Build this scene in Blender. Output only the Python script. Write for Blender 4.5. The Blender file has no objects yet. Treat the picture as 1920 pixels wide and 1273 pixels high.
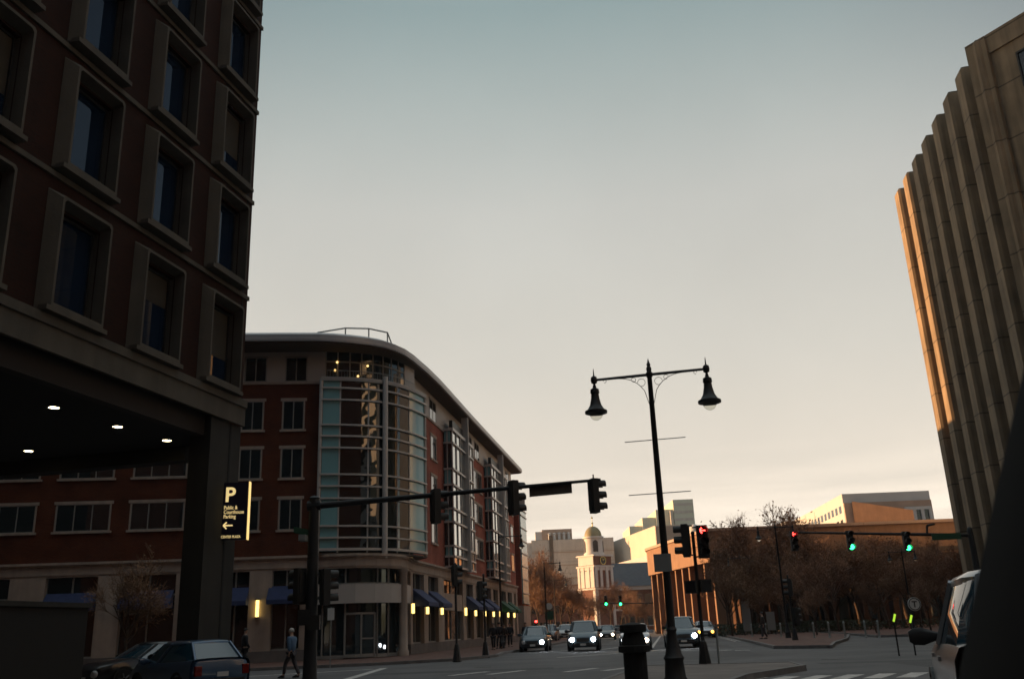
import bpy, bmesh, math, random
from mathutils import Vector, Matrix, Quaternion
random.seed(11)
R = math.radians
C = bpy.context.scene.collection
# ------------------------------------------------------------------ camera model (1920x1273 photo)
FPX, PITCH, ROLL, EYE = 1711.0, R(17.6), R(2.3), 1.4
_cp, _sp, _cr, _sr = math.cos(PITCH), math.sin(PITCH), math.cos(ROLL), math.sin(ROLL)
CR = Vector((_cr, _sp*_sr, -_cp*_sr)); CU = Vector((_sr, -_sp*_cr, _cp*_cr)); CF = Vector((0, _cp, _sp))
def ray(x, y): return CF + CR*((x-960)/FPX) + CU*((636.5-y)/FPX)
def G(x, y, z=0.0):
    d = ray(x, y); t = (z-EYE)/d.z
    return Vector((d.x*t, d.y*t, z))
def at(x, y, Y):
    d = ray(x, y); t = Y/d.y
    return Vector((d.x*t, Y, EYE+d.z*t))
class Fac:
    """a vertical wall plane: s runs along azimuth az from p0, n is the outward normal"""
    def __init__(self, p0, az, sgn):
        self.p0 = Vector((p0[0], p0[1], 0)); a = R(az)
        self.d = Vector((math.sin(a), math.cos(a), 0)); self.n = Vector((math.cos(a), -math.sin(a), 0))*sgn
        self.rz = math.atan2(-self.n.x, self.n.y)       # local +y = outward normal
    def P(self, s, n, z): return self.p0 + self.d*s + self.n*n + Vector((0, 0, z))
    def sz(self, x, y):
        d = ray(x, y); q = self.p0
        t = q.dot(self.n)/d.dot(self.n) if abs(d.dot(self.n)) > 1e-9 else 0
        return (d*t-q).dot(self.d), EYE+d.z*t
# ------------------------------------------------------------------ mesh builder
class MB:
    def __init__(self): self.v = []; self.f = []
    def add(self, vs, fs):
        b = len(self.v); self.v += [tuple(p) for p in vs]; self.f += [tuple(b+i for i in f) for f in fs]; return self
    def hexa(self, c): return self.add(c, [(0,3,2,1),(4,5,6,7),(0,1,5,4),(1,2,6,5),(2,3,7,6),(3,0,4,7)])
    def box(self, x0, x1, y0, y1, z0, z1):
        return self.hexa([(x0,y0,z0),(x1,y0,z0),(x1,y1,z0),(x0,y1,z0),(x0,y0,z1),(x1,y0,z1),(x1,y1,z1),(x0,y1,z1)])
    def fb(self, F, s0, s1, n0, n1, z0, z1):
        P = F.P
        return self.hexa([P(s0,n0,z0),P(s1,n0,z0),P(s1,n1,z0),P(s0,n1,z0),P(s0,n0,z1),P(s1,n0,z1),P(s1,n1,z1),P(s0,n1,z1)])
    def prism(self, poly, z0, z1):
        n = len(poly)
        return self.add([(p[0],p[1],z0) for p in poly]+[(p[0],p[1],z1) for p in poly],
            [tuple(range(n))[::-1], tuple(range(n,2*n))]+[(i,(i+1)%n,n+(i+1)%n,n+i) for i in range(n)])
    def strip(self, pts, z0, z1, th, close=False):
        """a wall of thickness th following a 2D path (offset to the left of travel)"""
        off = []
        for i, p in enumerate(pts):
            a = Vector(pts[max(i-1,0)][:2]); b = Vector(pts[min(i+1,len(pts)-1)][:2]); t = (b-a).normalized()
            off.append(Vector(p[:2])+Vector((-t.y,t.x))*th)
        vs = []
        for p, o in zip(pts, off): vs += [(p[0],p[1],z0),(p[0],p[1],z1),(o.x,o.y,z1),(o.x,o.y,z0)]
        fs = []
        for i in range(len(pts)-1):
            a, b = 4*i, 4*i+4
            for k in range(4): fs.append((a+k, b+k, b+(k+1)%4, a+(k+1)%4))
        fs += [(0,1,2,3), tuple(4*(len(pts)-1)+k for k in (3,2,1,0))]
        return self.add(vs, fs)
    def tube(self, p0, p1, r0, r1=None, n=8, cap=True):
        p0, p1 = Vector(p0), Vector(p1); r1 = r0 if r1 is None else r1
        d = (p1-p0)
        if d.length < 1e-6: return self
        d.normalize(); a = d.orthogonal().normalized(); b = d.cross(a)
        vs = [p0+(a*math.cos(2*math.pi*i/n)+b*math.sin(2*math.pi*i/n))*r0 for i in range(n)]
        vs += [p1+(a*math.cos(2*math.pi*i/n)+b*math.sin(2*math.pi*i/n))*r1 for i in range(n)]
        fs = [(i,(i+1)%n,n+(i+1)%n,n+i) for i in range(n)]
        if cap: fs += [tuple(range(n))[::-1], tuple(range(n,2*n))]
        return self.add(vs, fs)
    def path(self, pts, r, n=6):
        for a, b in zip(pts[:-1], pts[1:]): self.tube(a, b, r, r, n)
        return self
    def lathe(self, prof, c=(0,0,0), n=20, axis=None, ring=False):
        """profile of (radius, height); axis = direction of height"""
        c = Vector(c); w = Vector(axis or (0,0,1)).normalized(); a = w.orthogonal().normalized(); b = w.cross(a)
        vs = [c+w*h+(a*math.cos(2*math.pi*i/n)+b*math.sin(2*math.pi*i/n))*r for r, h in prof for i in range(n)]
        fs = [(k*n+i,k*n+(i+1)%n,(k+1)*n+(i+1)%n,(k+1)*n+i) for k in range(len(prof)-1) for i in range(n)]
        if ring: k = len(prof)-1; fs += [(k*n+i,k*n+(i+1)%n,(i+1)%n,i) for i in range(n)]; return self.add(vs, fs)
        if prof[0][0] > 1e-4: fs.append(tuple(range(n))[::-1])
        if prof[-1][0] > 1e-4: fs.append(tuple((len(prof)-1)*n+i for i in range(n)))
        return self.add(vs, fs)
    def loft(self, rings, cap=True):
        n = len(rings[0]); vs = [p for r in rings for p in r]
        fs = [(k*n+i,k*n+(i+1)%n,(k+1)*n+(i+1)%n,(k+1)*n+i) for k in range(len(rings)-1) for i in range(n)]
        if cap: fs += [tuple(range(n))[::-1], tuple((len(rings)-1)*n+i for i in range(n))]
        return self.add(vs, fs)
    def mesh(self, name, m, smooth=False, bevel=0):
        me = bpy.data.meshes.new(name); me.from_pydata(self.v, [], self.f); me.update()
        bm = bmesh.new(); bm.from_mesh(me); bmesh.ops.recalc_face_normals(bm, faces=bm.faces)
        if bevel: bmesh.ops.bevel(bm, geom=list(bm.edges), offset=bevel, segments=2, affect='EDGES', profile=0.5)
        bm.to_mesh(me); bm.free()
        if smooth:
            me.shade_smooth()
            try: me.set_sharp_from_angle(angle=R(smooth if smooth is not True else 40))
            except Exception: pass
        if m: me.materials.append(m)
        return me
    def build(self, name, m, parent=None, smooth=False, bevel=0):
        if parent is not None and root_of(parent).name not in LOCAL:
            w = wloc(parent)
            self.v = [(x-w.x, y-w.y, z-w.z) for x, y, z in self.v]
        return link(name, self.mesh(name, m, smooth, bevel), parent)
LOCAL = set()          # things whose parts are modelled in the thing's own coordinates
def root_of(o):
    while o.parent is not None: o = o.parent
    return o
def wloc(o):
    w = Vector((0,0,0))
    while o is not None: w = w + o.location; o = o.parent
    return w
def link(name, me, parent=None, loc=(0,0,0), rz=0.0):
    o = bpy.data.objects.new(name, me); C.objects.link(o); o.parent = parent; o.location = loc
    if rz: o.rotation_euler = (0,0,rz)
    return o
def thing(name, label, cat, loc=(0,0,0), rz=0.0, group=None, local=False):
    o = bpy.data.objects.new(name, None); C.objects.link(o); o.location = loc; o.rotation_euler = (0,0,rz)
    o.empty_display_size = 0.3
    if local: LOCAL.add(o.name)
    return tag(o, label, cat, group)
def tag(o, label, cat, group=None, kind=None):
    o['label'] = label; o['category'] = cat
    if group: o['group'] = group
    if kind: o['kind'] = kind
    return o
def struct(o, kind='structure'): o['kind'] = kind; return o
def copy_tree(o, parent=None):
    c = o.copy(); C.objects.link(c); c.parent = parent
    for ch in list(o.children): copy_tree(ch, c)
    return c
def place(o, loc, rz, label=None, group=None, scale=None):
    o.location = loc; o.rotation_euler = (0,0,rz)
    if label: o['label'] = label
    if group: o['group'] = group
    if scale: o.scale = (scale,)*3 if not hasattr(scale,'__len__') else scale
    return o
# ------------------------------------------------------------------ materials
def mat(name, col, rough=0.8, *a, joint=0, **k):
    m = mat_(name, col, rough, *a, **k)
    if joint:
        nt = m.node_tree; N = nt.nodes; b = N['Principled BSDF']; l = b.inputs['Base Color'].links[0].from_socket
        geo = N.new('ShaderNodeNewGeometry'); sx = N.new('ShaderNodeSeparateXYZ'); nt.links.new(geo.outputs['Position'], sx.inputs[0])
        md = N.new('ShaderNodeMath'); md.operation = 'PINGPONG'; md.inputs[1].default_value = joint/2; nt.links.new(sx.outputs['Z'], md.inputs[0])
        lt = N.new('ShaderNodeMapRange'); lt.inputs[1].default_value = .02; lt.inputs[2].default_value = .06; lt.inputs[3].default_value = .35; lt.inputs[4].default_value = 1
        nt.links.new(md.outputs[0], lt.inputs[0]); mx = N.new('ShaderNodeMix'); mx.data_type = 'RGBA'; mx.blend_type = 'MULTIPLY'; mx.inputs[0].default_value = 1
        nt.links.new(l, mx.inputs[6]); nt.links.new(lt.outputs[0], mx.inputs[7]); nt.links.new(mx.outputs[2], b.inputs['Base Color'])
    return m
def mat_(name, col, rough=0.8, metal=0.0, var=0.0, vscale=2.0, bump=0.0, bscale=20.0, spec=0.5, ior=1.5, emit=None, estr=0, streak=0.0, coat=0.0):
    m = bpy.data.materials.new(name); m.use_nodes = True; nt = m.node_tree; N = nt.nodes; b = N['Principled BSDF']
    b.inputs['Base Color'].default_value = (*col, 1); b.inputs['Roughness'].default_value = rough
    b.inputs['Metallic'].default_value = metal; b.inputs['IOR'].default_value = ior
    b.inputs['Specular IOR Level'].default_value = spec; b.inputs['Coat Weight'].default_value = coat
    if emit: b.inputs['Emission Color'].default_value = (*emit, 1); b.inputs['Emission Strength'].default_value = estr
    if var or bump or streak:
        geo = N.new('ShaderNodeNewGeometry')
        last = None
        if var or streak:
            mix = N.new('ShaderNodeMix'); mix.data_type = 'RGBA'; mix.blend_type = 'MULTIPLY'; mix.inputs[0].default_value = 1
            mix.inputs[6].default_value = (*col, 1)
            no = N.new('ShaderNodeTexNoise'); no.inputs['Scale'].default_value = vscale; no.inputs['Detail'].default_value = 6
            nt.links.new(geo.outputs['Position'], no.inputs['Vector'])
            mr = N.new('ShaderNodeMapRange'); mr.inputs[1].default_value = .3; mr.inputs[2].default_value = .7
            mr.inputs[3].default_value = 1-var; mr.inputs[4].default_value = 1+var
            nt.links.new(no.outputs['Fac'], mr.inputs[0]); fac = mr.outputs[0]
            if streak:
                mp = N.new('ShaderNodeMapping'); mp.inputs['Scale'].default_value = (1.6,1.6,.12)
                nt.links.new(geo.outputs['Position'], mp.inputs['Vector'])
                n2 = N.new('ShaderNodeTexNoise'); n2.inputs['Scale'].default_value = 1.3; n2.inputs['Detail'].default_value = 4
                nt.links.new(mp.outputs[0], n2.inputs['Vector'])
                m2 = N.new('ShaderNodeMapRange'); m2.inputs[1].default_value = .35; m2.inputs[2].default_value = .7
                m2.inputs[3].default_value = 1; m2.inputs[4].default_value = 1-streak
                nt.links.new(n2.outputs['Fac'], m2.inputs[0])
                mm = N.new('ShaderNodeMath'); mm.operation = 'MULTIPLY'
                nt.links.new(fac, mm.inputs[0]); nt.links.new(m2.outputs[0], mm.inputs[1]); fac = mm.outputs[0]
            nt.links.new(fac, mix.inputs[7]); nt.links.new(mix.outputs[2], b.inputs['Base Color'])
        if bump:
            nb = N.new('ShaderNodeTexNoise'); nb.inputs['Scale'].default_value = bscale; nb.inputs['Detail'].default_value = 5
            nt.links.new(geo.outputs['Position'], nb.inputs['Vector'])
            bp = N.new('ShaderNodeBump'); bp.inputs['Strength'].default_value = bump; bp.inputs['Distance'].default_value = .05
            nt.links.new(nb.outputs['Fac'], bp.inputs['Height']); nt.links.new(bp.outputs[0], b.inputs['Normal'])
    return m
def brick(name, c1, c2, cm, az, scale=1.0, var=.25):
    m = bpy.data.materials.new(name); m.use_nodes = True; nt = m.node_tree; N = nt.nodes; b = N['Principled BSDF']
    b.inputs['Roughness'].default_value = .9; b.inputs['Specular IOR Level'].default_value = .25
    geo = N.new('ShaderNodeNewGeometry'); mp = N.new('ShaderNodeMapping'); mp.vector_type = 'POINT'
    mp.inputs['Rotation'].default_value = (0,0,R(az-90))
    nt.links.new(geo.outputs['Position'], mp.inputs['Vector'])
    sx = N.new('ShaderNodeSeparateXYZ'); nt.links.new(mp.outputs[0], sx.inputs[0])
    cx = N.new('ShaderNodeCombineXYZ'); nt.links.new(sx.outputs['X'], cx.inputs['X']); nt.links.new(sx.outputs['Z'], cx.inputs['Y'])
    t = N.new('ShaderNodeTexBrick'); nt.links.new(cx.outputs[0], t.inputs['Vector'])
    t.inputs['Color1'].default_value = (*c1,1); t.inputs['Color2'].default_value = (*c2,1); t.inputs['Mortar'].default_value = (*cm,1)
    t.inputs['Scale'].default_value = 1/scale; t.inputs['Brick Width'].default_value = .22; t.inputs['Row Height'].default_value = .075
    t.inputs['Mortar Size'].default_value = .008; t.inputs['Mortar Smooth'].default_value = .3
    no = N.new('ShaderNodeTexNoise'); no.inputs['Scale'].default_value = .8; no.inputs['Detail'].default_value = 7
    nt.links.new(geo.outputs['Position'], no.inputs['Vector'])
    mr = N.new('ShaderNodeMapRange'); mr.inputs[1].default_value=.3; mr.inputs[2].default_value=.7; mr.inputs[3].default_value=1-var; mr.inputs[4].default_value=1+var
    nt.links.new(no.outputs['Fac'], mr.inputs[0])
    mix = N.new('ShaderNodeMix'); mix.data_type='RGBA'; mix.blend_type='MULTIPLY'; mix.inputs[0].default_value=1
    nt.links.new(t.outputs['Color'], mix.inputs[6]); nt.links.new(mr.outputs[0], mix.inputs[7]); nt.links.new(mix.outputs[2], b.inputs['Base Color'])
    return m
def glass(name, col, rough=.04, wave=0.0, wscale=.5, ior=1.55, spec=.5, metal=0.0):
    m = mat(name, col, rough, metal, ior=ior, spec=spec)
    if wave:
        nt = m.node_tree; N = nt.nodes; geo = N.new('ShaderNodeNewGeometry')
        nb = N.new('ShaderNodeTexNoise'); nb.inputs['Scale'].default_value = wscale; nb.inputs['Detail'].default_value = 1
        nt.links.new(geo.outputs['Position'], nb.inputs['Vector'])
        bp = N.new('ShaderNodeBump'); bp.inputs['Strength'].default_value = wave; bp.inputs['Distance'].default_value = .1
        nt.links.new(nb.outputs['Fac'], bp.inputs['Height']); nt.links.new(bp.outputs[0], N['Principled BSDF'].inputs['Normal'])
    return m
def glow(name, col, s):
    m = mat(name, (.02,.02,.02), .6, emit=col, estr=s); return m
M = {}
M['asphalt'] = mat('asphalt', (.1,.096,.096), .85, var=.28, vscale=.35, bump=.5, bscale=14, streak=0)
M['brick_paving'] = mat('brick_paving', (.12,.06,.045), .9, var=.3, vscale=1.5, bump=.4, bscale=9)
M['kerb'] = mat('granite_kerb', (.16,.15,.145), .85, var=.2, vscale=3)
M['paving'] = mat('concrete_paving', (.17,.145,.13), .9, var=.2, vscale=.9, bump=.3)
M['paint'] = mat('road_paint', (.48,.45,.42), .8, var=.35, vscale=4)
M['brick_red'] = brick('red_brick', (.12,.028,.011), (.09,.021,.009), (.11,.06,.034), -96)  # front copy of the brick, with its shade put into the colour
M['brick_red_side'] = brick('red_brick_street_side', (.36,.09,.055), (.29,.07,.042), (.34,.2,.15), 8.3)  # same brick, lighter copy: the street side's stronger light is in the colour
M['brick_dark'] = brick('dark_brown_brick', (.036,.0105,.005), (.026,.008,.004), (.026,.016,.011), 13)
M['brick_civic'] = brick('brown_brick', (.09,.045,.027), (.07,.036,.022), (.08,.05,.035), 90)
M['limestone'] = mat('pale_limestone', (.45,.355,.285), .8, var=.12, vscale=1.2, streak=.2)
M['pale_panel'] = mat('pale_metal_panel', (.5,.46,.42), .55, var=.06, vscale=.5)
M['concrete'] = mat('precast_concrete', (.1,.085,.064), .85, var=.15, vscale=1.0, streak=.25, bump=.15, bscale=12)
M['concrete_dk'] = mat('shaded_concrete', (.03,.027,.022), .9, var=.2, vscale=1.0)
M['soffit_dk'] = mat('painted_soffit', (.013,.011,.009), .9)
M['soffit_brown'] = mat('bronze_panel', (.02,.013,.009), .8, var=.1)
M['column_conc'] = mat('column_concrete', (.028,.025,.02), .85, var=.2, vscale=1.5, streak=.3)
M['precast'] = mat('ribbed_precast', (.29,.215,.135), .85, var=.22, vscale=.6, streak=.4, joint=3.5)
M['alu'] = mat('grey_aluminium', (.56,.52,.48), .45, .15, var=.05, vscale=1)
M['roof_metal'] = mat('grey_roof_metal', (.42,.4,.39), .45, .4, var=.05, vscale=.7)
M['soffit'] = mat('dark_soffit', (.1,.075,.055), .8)
M['glass'] = glass('dark_window_glass', (.018,.026,.028), .03, .02, .6, ior=1.7)
M['glass_wave'] = glass('curtain_wall_glass', (.01,.016,.016), .02, .1, 1.1, ior=1.95)
M['glass_teal'] = glass('teal_spandrel_glass', (.2,.42,.44), .15, .02, .6, ior=1.7)
M['glass_coated'] = glass('mirror_coated_glass', (.5,.52,.5), .05, .015, .5, metal=.75)
M['glass_office'] = glass('office_window_glass', (.008,.02,.045), .02, .015, .5, ior=1.75)
M['frame_dk'] = mat('dark_frame', (.03,.028,.025), .5)
M['frame_lt'] = mat('pale_frame', (.3,.28,.25), .5)
M['blind_dk'] = mat('fabric_blind', (.055,.045,.03), .8, var=.1, vscale=3)
M['blind'] = mat('window_blind', (.18,.16,.12), .8)
M['awning_blue'] = mat('navy_awning_cloth', (.03,.045,.12), .8, var=.15, vscale=3)
M['awning_green'] = mat('green_awning_cloth', (.02,.085,.045), .8, var=.15, vscale=3)
M['black'] = mat('black_paint', (.007,.007,.008), .55, var=.1, vscale=6)
M['black_matt'] = mat('black_matt', (.006,.006,.006), .9)
M['pole'] = mat('dark_pole_paint', (.008,.009,.01), .6)
M['signal_body'] = mat('signal_housing', (.02,.019,.017), .55)
M['lens_off'] = mat('unlit_lens', (.03,.028,.03), .15)
M['grey_metal'] = mat('galvanised_metal', (.3,.32,.31), .5, .3, var=.1, vscale=5)
M['plate_grey'] = mat('sign_back', (.24,.25,.24), .6)
M['red_on'] = glow('red_signal_light', (1,.04,.03), 6)
M['green_on'] = glow('green_signal_light', (.03,1,.26), 4)
M['sconce'] = glow('sconce_light', (1,.7,.2), 1.5)
M['downlight'] = glow('downlight', (1,.8,.45), 12)
M['bulb'] = glow('room_bulb', (1,.6,.2), 1.6)
M['head_on'] = glow('headlight_on', (.9,.95,1), 25)
M['head_warm'] = glow('headlight_warm', (1,.8,.55), 12)
M['tail_on'] = glow('tail_light_on', (1,.06,.03), 2.5)
M['amber_on'] = glow('amber_light', (1,.42,.05), 4)
M['globe'] = mat('lamp_globe', (.7,.68,.6), .2, spec=.5); M['globe'].node_tree.nodes['Principled BSDF'].inputs['Transmission Weight'].default_value = 1; M['globe'].node_tree.nodes['Principled BSDF'].inputs['IOR'].default_value = 1.03
M['tyre'] = mat('tyre_rubber', (.012,.012,.012), .85)
M['rim'] = mat('wheel_rim', (.3,.3,.3), .35, .8)
M['car_glass'] = glass('car_glass', (.012,.04,.06), .03, ior=1.8)
M['lamp_clear'] = mat('lamp_lens', (.4,.4,.4), .1, coat=.5)
M['tail_off'] = mat('tail_lens', (.16,.008,.006), .12, coat=.5)
M['plate'] = mat('number_plate', (.5,.5,.48), .6)
M['sign_navy'] = mat('navy_sign_face', (.009,.013,.035), .35)
M['sign_text'] = mat('sign_lettering', (.8,.62,.3), .5, emit=(1,.75,.32), estr=.4)
M['sign_edge'] = mat('lit_sign_edge', (.8,.6,.25), .5, emit=(1,.7,.25), estr=.55)
M['bark'] = mat('bark', (.07,.045,.03), .95, var=.3, vscale=6)
M['twigs'] = mat('brown_twigs', (.19,.105,.057), .95, var=.35, vscale=.5)
M['twigs_red'] = mat('reddish_twigs', (.22,.12,.07), .95, var=.35, vscale=.5)
M['church_white'] = mat('cream_painted_wood', (.62,.6,.58), .7, var=.06, vscale=1)
M['church_brick'] = mat('church_brick', (.17,.075,.05), .9, var=.2, vscale=2)
M['slate'] = mat('blue_grey_slate', (.055,.065,.08), .8, var=.2, vscale=1.5)
M['dome'] = mat('weathered_dome', (.27,.23,.12), .6, var=.15, vscale=1)
M['gold'] = mat('gilt_metal', (.7,.5,.15), .3, .8)
M['far_grey'] = mat('grey_concrete', (.6,.55,.49), .9, var=.1, vscale=.12, streak=.15, joint=4.0)  # distance haze is put into this colour as extra paleness
M['dark_stone'] = mat('dark_stone', (.1,.085,.07), .9, var=.1, vscale=.3)
M['far_cream'] = mat('cream_concrete', (.6,.54,.46), .9, var=.05, vscale=.2)
M['far_green'] = mat('greenish_stone', (.62,.63,.52), .9, var=.05, vscale=.2)  # paled as well, haze of the far skyline is in the colour
M['far_white'] = mat('white_cladding', (.52,.53,.53), .8, var=.05, vscale=.4)
M['far_brown'] = mat('brown_cladding', (.42,.3,.23), .85, var=.1, vscale=.4)
M['copper_band'] = mat('copper_fascia', (.27,.155,.092), .8, var=.12, vscale=.7, streak=.15)
M['hedge'] = mat('dark_leaves', (.035,.04,.02), .95, var=.4, vscale=3)
M['cloth_blue'] = mat('blue_jacket', (.07,.13,.22), .85, var=.15, vscale=8)
M['cloth_dark'] = mat('dark_cloth', (.018,.018,.022), .9)
M['cloth_brown'] = mat('brown_cloth', (.05,.035,.028), .9)
M['denim'] = mat('dark_denim', (.05,.045,.05), .9)
M['skin'] = mat('skin', (.42,.26,.19), .6)
M['hair_grey'] = mat('grey_hair', (.45,.43,.4), .8)
M['hair_dark'] = mat('dark_hair', (.02,.015,.012), .7)
M['shoe'] = mat('shoe_leather', (.02,.018,.016), .6)
M['sign_green'] = mat('green_street_sign', (.012,.07,.035), .5)
M['sign_white'] = mat('white_sign', (.6,.6,.58), .6)
M['sign_red'] = mat('red_sign', (.3,.03,.02), .6)
M['hiviz'] = glow('yellow_green_strip', (.5,.85,.05), .5)  # no lamp: the light a strip throws back is put in as glow

# ------------------------------------------------------------------ world, sun, camera
SUN_AZ, SUN_EL = R(-75), R(7.5)
HAZE = .00017
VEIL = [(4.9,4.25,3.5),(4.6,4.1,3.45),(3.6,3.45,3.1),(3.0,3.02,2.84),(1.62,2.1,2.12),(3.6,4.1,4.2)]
w = bpy.data.worlds.new("World"); bpy.context.scene.world = w; w.use_nodes = True
nt = w.node_tree; N = nt.nodes; bg = N['Background']
sky = N.new('ShaderNodeTexSky'); sky.sky_type = 'NISHITA'; sky.sun_disc = False
sky.sun_elevation = SUN_EL; sky.sun_rotation = SUN_AZ
sky.air_density = 1.0; sky.dust_density = 1.0; sky.ozone_density = 1.0; sky.altitude = 20
hs = N.new('ShaderNodeHueSaturation'); hs.inputs['Saturation'].default_value = .85; hs.inputs['Value'].default_value = .5
nt.links.new(sky.outputs[0], hs.inputs['Color'])
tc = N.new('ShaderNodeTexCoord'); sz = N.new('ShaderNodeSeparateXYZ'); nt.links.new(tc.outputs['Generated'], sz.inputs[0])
# bright veil over the sky ahead, and a brightened unseen zenith
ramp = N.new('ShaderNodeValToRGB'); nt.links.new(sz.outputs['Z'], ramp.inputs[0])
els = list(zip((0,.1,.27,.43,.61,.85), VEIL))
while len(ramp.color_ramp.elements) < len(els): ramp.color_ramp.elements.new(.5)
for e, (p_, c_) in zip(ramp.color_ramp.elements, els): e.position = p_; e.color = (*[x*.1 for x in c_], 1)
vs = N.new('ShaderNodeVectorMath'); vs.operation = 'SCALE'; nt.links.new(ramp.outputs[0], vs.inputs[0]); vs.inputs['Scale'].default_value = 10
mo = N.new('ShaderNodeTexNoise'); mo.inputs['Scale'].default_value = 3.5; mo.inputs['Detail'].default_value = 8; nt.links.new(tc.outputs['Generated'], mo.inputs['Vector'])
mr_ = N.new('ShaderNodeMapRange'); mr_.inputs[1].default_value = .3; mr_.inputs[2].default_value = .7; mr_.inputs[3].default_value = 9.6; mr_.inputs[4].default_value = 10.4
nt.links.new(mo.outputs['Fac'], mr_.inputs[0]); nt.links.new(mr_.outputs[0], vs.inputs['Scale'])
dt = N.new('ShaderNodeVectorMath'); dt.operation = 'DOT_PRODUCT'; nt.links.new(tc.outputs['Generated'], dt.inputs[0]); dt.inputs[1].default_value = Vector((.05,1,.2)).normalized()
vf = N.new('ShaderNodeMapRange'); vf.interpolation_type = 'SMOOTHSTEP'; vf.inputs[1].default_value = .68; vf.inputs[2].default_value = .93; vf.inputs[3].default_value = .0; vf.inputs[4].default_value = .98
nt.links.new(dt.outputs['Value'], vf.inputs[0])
zf_ = N.new('ShaderNodeMapRange'); zf_.interpolation_type = 'SMOOTHSTEP'; zf_.inputs[1].default_value = .66; zf_.inputs[2].default_value = .9; zf_.inputs[3].default_value = 0; zf_.inputs[4].default_value = .95  # zenith out of view, brightened to throw more light on the ground
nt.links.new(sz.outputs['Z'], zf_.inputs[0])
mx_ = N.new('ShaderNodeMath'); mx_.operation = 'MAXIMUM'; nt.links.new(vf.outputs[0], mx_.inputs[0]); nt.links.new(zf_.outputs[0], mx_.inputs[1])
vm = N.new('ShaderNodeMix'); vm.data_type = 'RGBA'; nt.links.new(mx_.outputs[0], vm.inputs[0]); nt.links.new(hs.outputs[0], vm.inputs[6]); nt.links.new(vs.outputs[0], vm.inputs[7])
# thin streaky cloud low over the horizon
mp = N.new('ShaderNodeMapping'); mp.inputs['Scale'].default_value = (1.0,1.0,11.0); mp.inputs['Rotation'].default_value = (0,R(3),0)
nt.links.new(tc.outputs['Generated'], mp.inputs['Vector'])
cn = N.new('ShaderNodeTexNoise'); cn.inputs['Scale'].default_value = 2.3; cn.inputs['Detail'].default_value = 7; cn.inputs['Roughness'].default_value = .55
nt.links.new(mp.outputs[0], cn.inputs['Vector'])
cr = N.new('ShaderNodeMapRange'); cr.inputs[1].default_value = .44; cr.inputs[2].default_value = .62; cr.inputs[3].default_value = 0; cr.inputs[4].default_value = 1
nt.links.new(cn.outputs['Fac'], cr.inputs[0])
ch = N.new('ShaderNodeMapRange'); ch.inputs[1].default_value = .2; ch.inputs[2].default_value = .06; ch.inputs[3].default_value = 0; ch.inputs[4].default_value = .7; ch.interpolation_type = 'SMOOTHSTEP'
nt.links.new(sz.outputs['Z'], ch.inputs[0])
mu = N.new('ShaderNodeMath'); mu.operation = 'MULTIPLY'; nt.links.new(cr.outputs[0], mu.inputs[0]); nt.links.new(ch.outputs[0], mu.inputs[1])
cm = N.new('ShaderNodeMix'); cm.data_type = 'RGBA'; nt.links.new(mu.outputs[0], cm.inputs[0])
nt.links.new(vm.outputs[2], cm.inputs[6]); cm.inputs[7].default_value = (*[x*1.4 for x in VEIL[0]],1)
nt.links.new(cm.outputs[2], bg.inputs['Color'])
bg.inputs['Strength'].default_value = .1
sl = bpy.data.lights.new('sun', 'SUN'); sl.energy = 5.0; sl.angle = R(.5); sl.color = (1,.55,.25)
so = bpy.data.objects.new('sun', sl); C.objects.link(so)
sd = Vector((math.sin(SUN_AZ)*math.cos(SUN_EL), math.cos(SUN_AZ)*math.cos(SUN_EL), math.sin(SUN_EL)))
so.rotation_euler = (-sd).to_track_quat('-Z','Y').to_euler(); so.location = sd*50+Vector((0,0,60))
cam = bpy.data.cameras.new('camera'); co = bpy.data.objects.new('camera', cam); C.objects.link(co)
cam.sensor_width = 36; cam.sensor_fit = 'HORIZONTAL'; cam.lens = FPX/1920*36; cam.clip_start = .02; cam.clip_end = 5000
co.matrix_world = Matrix(((CR.x,CU.x,-CF.x,0),(CR.y,CU.y,-CF.y,0),(CR.z,CU.z,-CF.z,EYE),(0,0,0,1)))
cam.dof.use_dof = True; cam.dof.focus_distance = 6.0; cam.dof.aperture_fstop = 7.0
sc = bpy.context.scene; sc.camera = co
sc.view_settings.view_transform = 'Standard'; sc.view_settings.look = 'None'; sc.view_settings.exposure = .95; sc.view_settings.gamma = 1
sc.render.engine = 'CYCLES'; sc.cycles.use_denoising = True
sc.cycles.max_bounces = 6; sc.cycles.glossy_bounces = 3; sc.cycles.transparent_max_bounces = 6; sc.cycles.caustics_reflective = False; sc.cycles.caustics_refractive = False
# ------------------------------------------------------------------ ground, pavements, markings
g = MB(); g.box(-600,600,-120,1500,-.5,0); struct(g.build('road', M['asphalt']))
RW = Fac((-7.5,61.2), 8.3, 1); LW = Fac((-12.3,56.5), -96, -1)
def slab(name, m, poly, h=.13, kerb=True):
    o = MB().prism(poly, -.05, h).build(name, m); struct(o)
    if kerb:
        k = MB(); n = len(poly)
        pts = list(poly)+[poly[0]]
        a = sum(pts[i][0]*pts[i+1][1]-pts[i+1][0]*pts[i][1] for i in range(n))
        k.strip(pts if a < 0 else pts[::-1], -.05, h+.012, -.0-.16 if False else .16)
        struct(k.build('kerb', M['kerb']))
    return o
rk = lambda s, n: tuple(RW.P(s, n, 0)[:2])
slab('pavement', M['brick_paving'], [(-60,44.0),(-12.8,45.9),(-7.4,46.6),(-3.6,48.6),(-1.6,53),rk(-2,6.4),rk(8,6.9),rk(50,6.4),rk(90,6.0),rk(260,6.0),rk(260,-30),(-60,90)])
slab('pavement', M['paving'], [(-11.2,4),(-9.9,9),(-7.6,21.5),(-6.0,28.6),(-7.2,31.8),(-14,34),(-40,34),(-40,4)])
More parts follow.
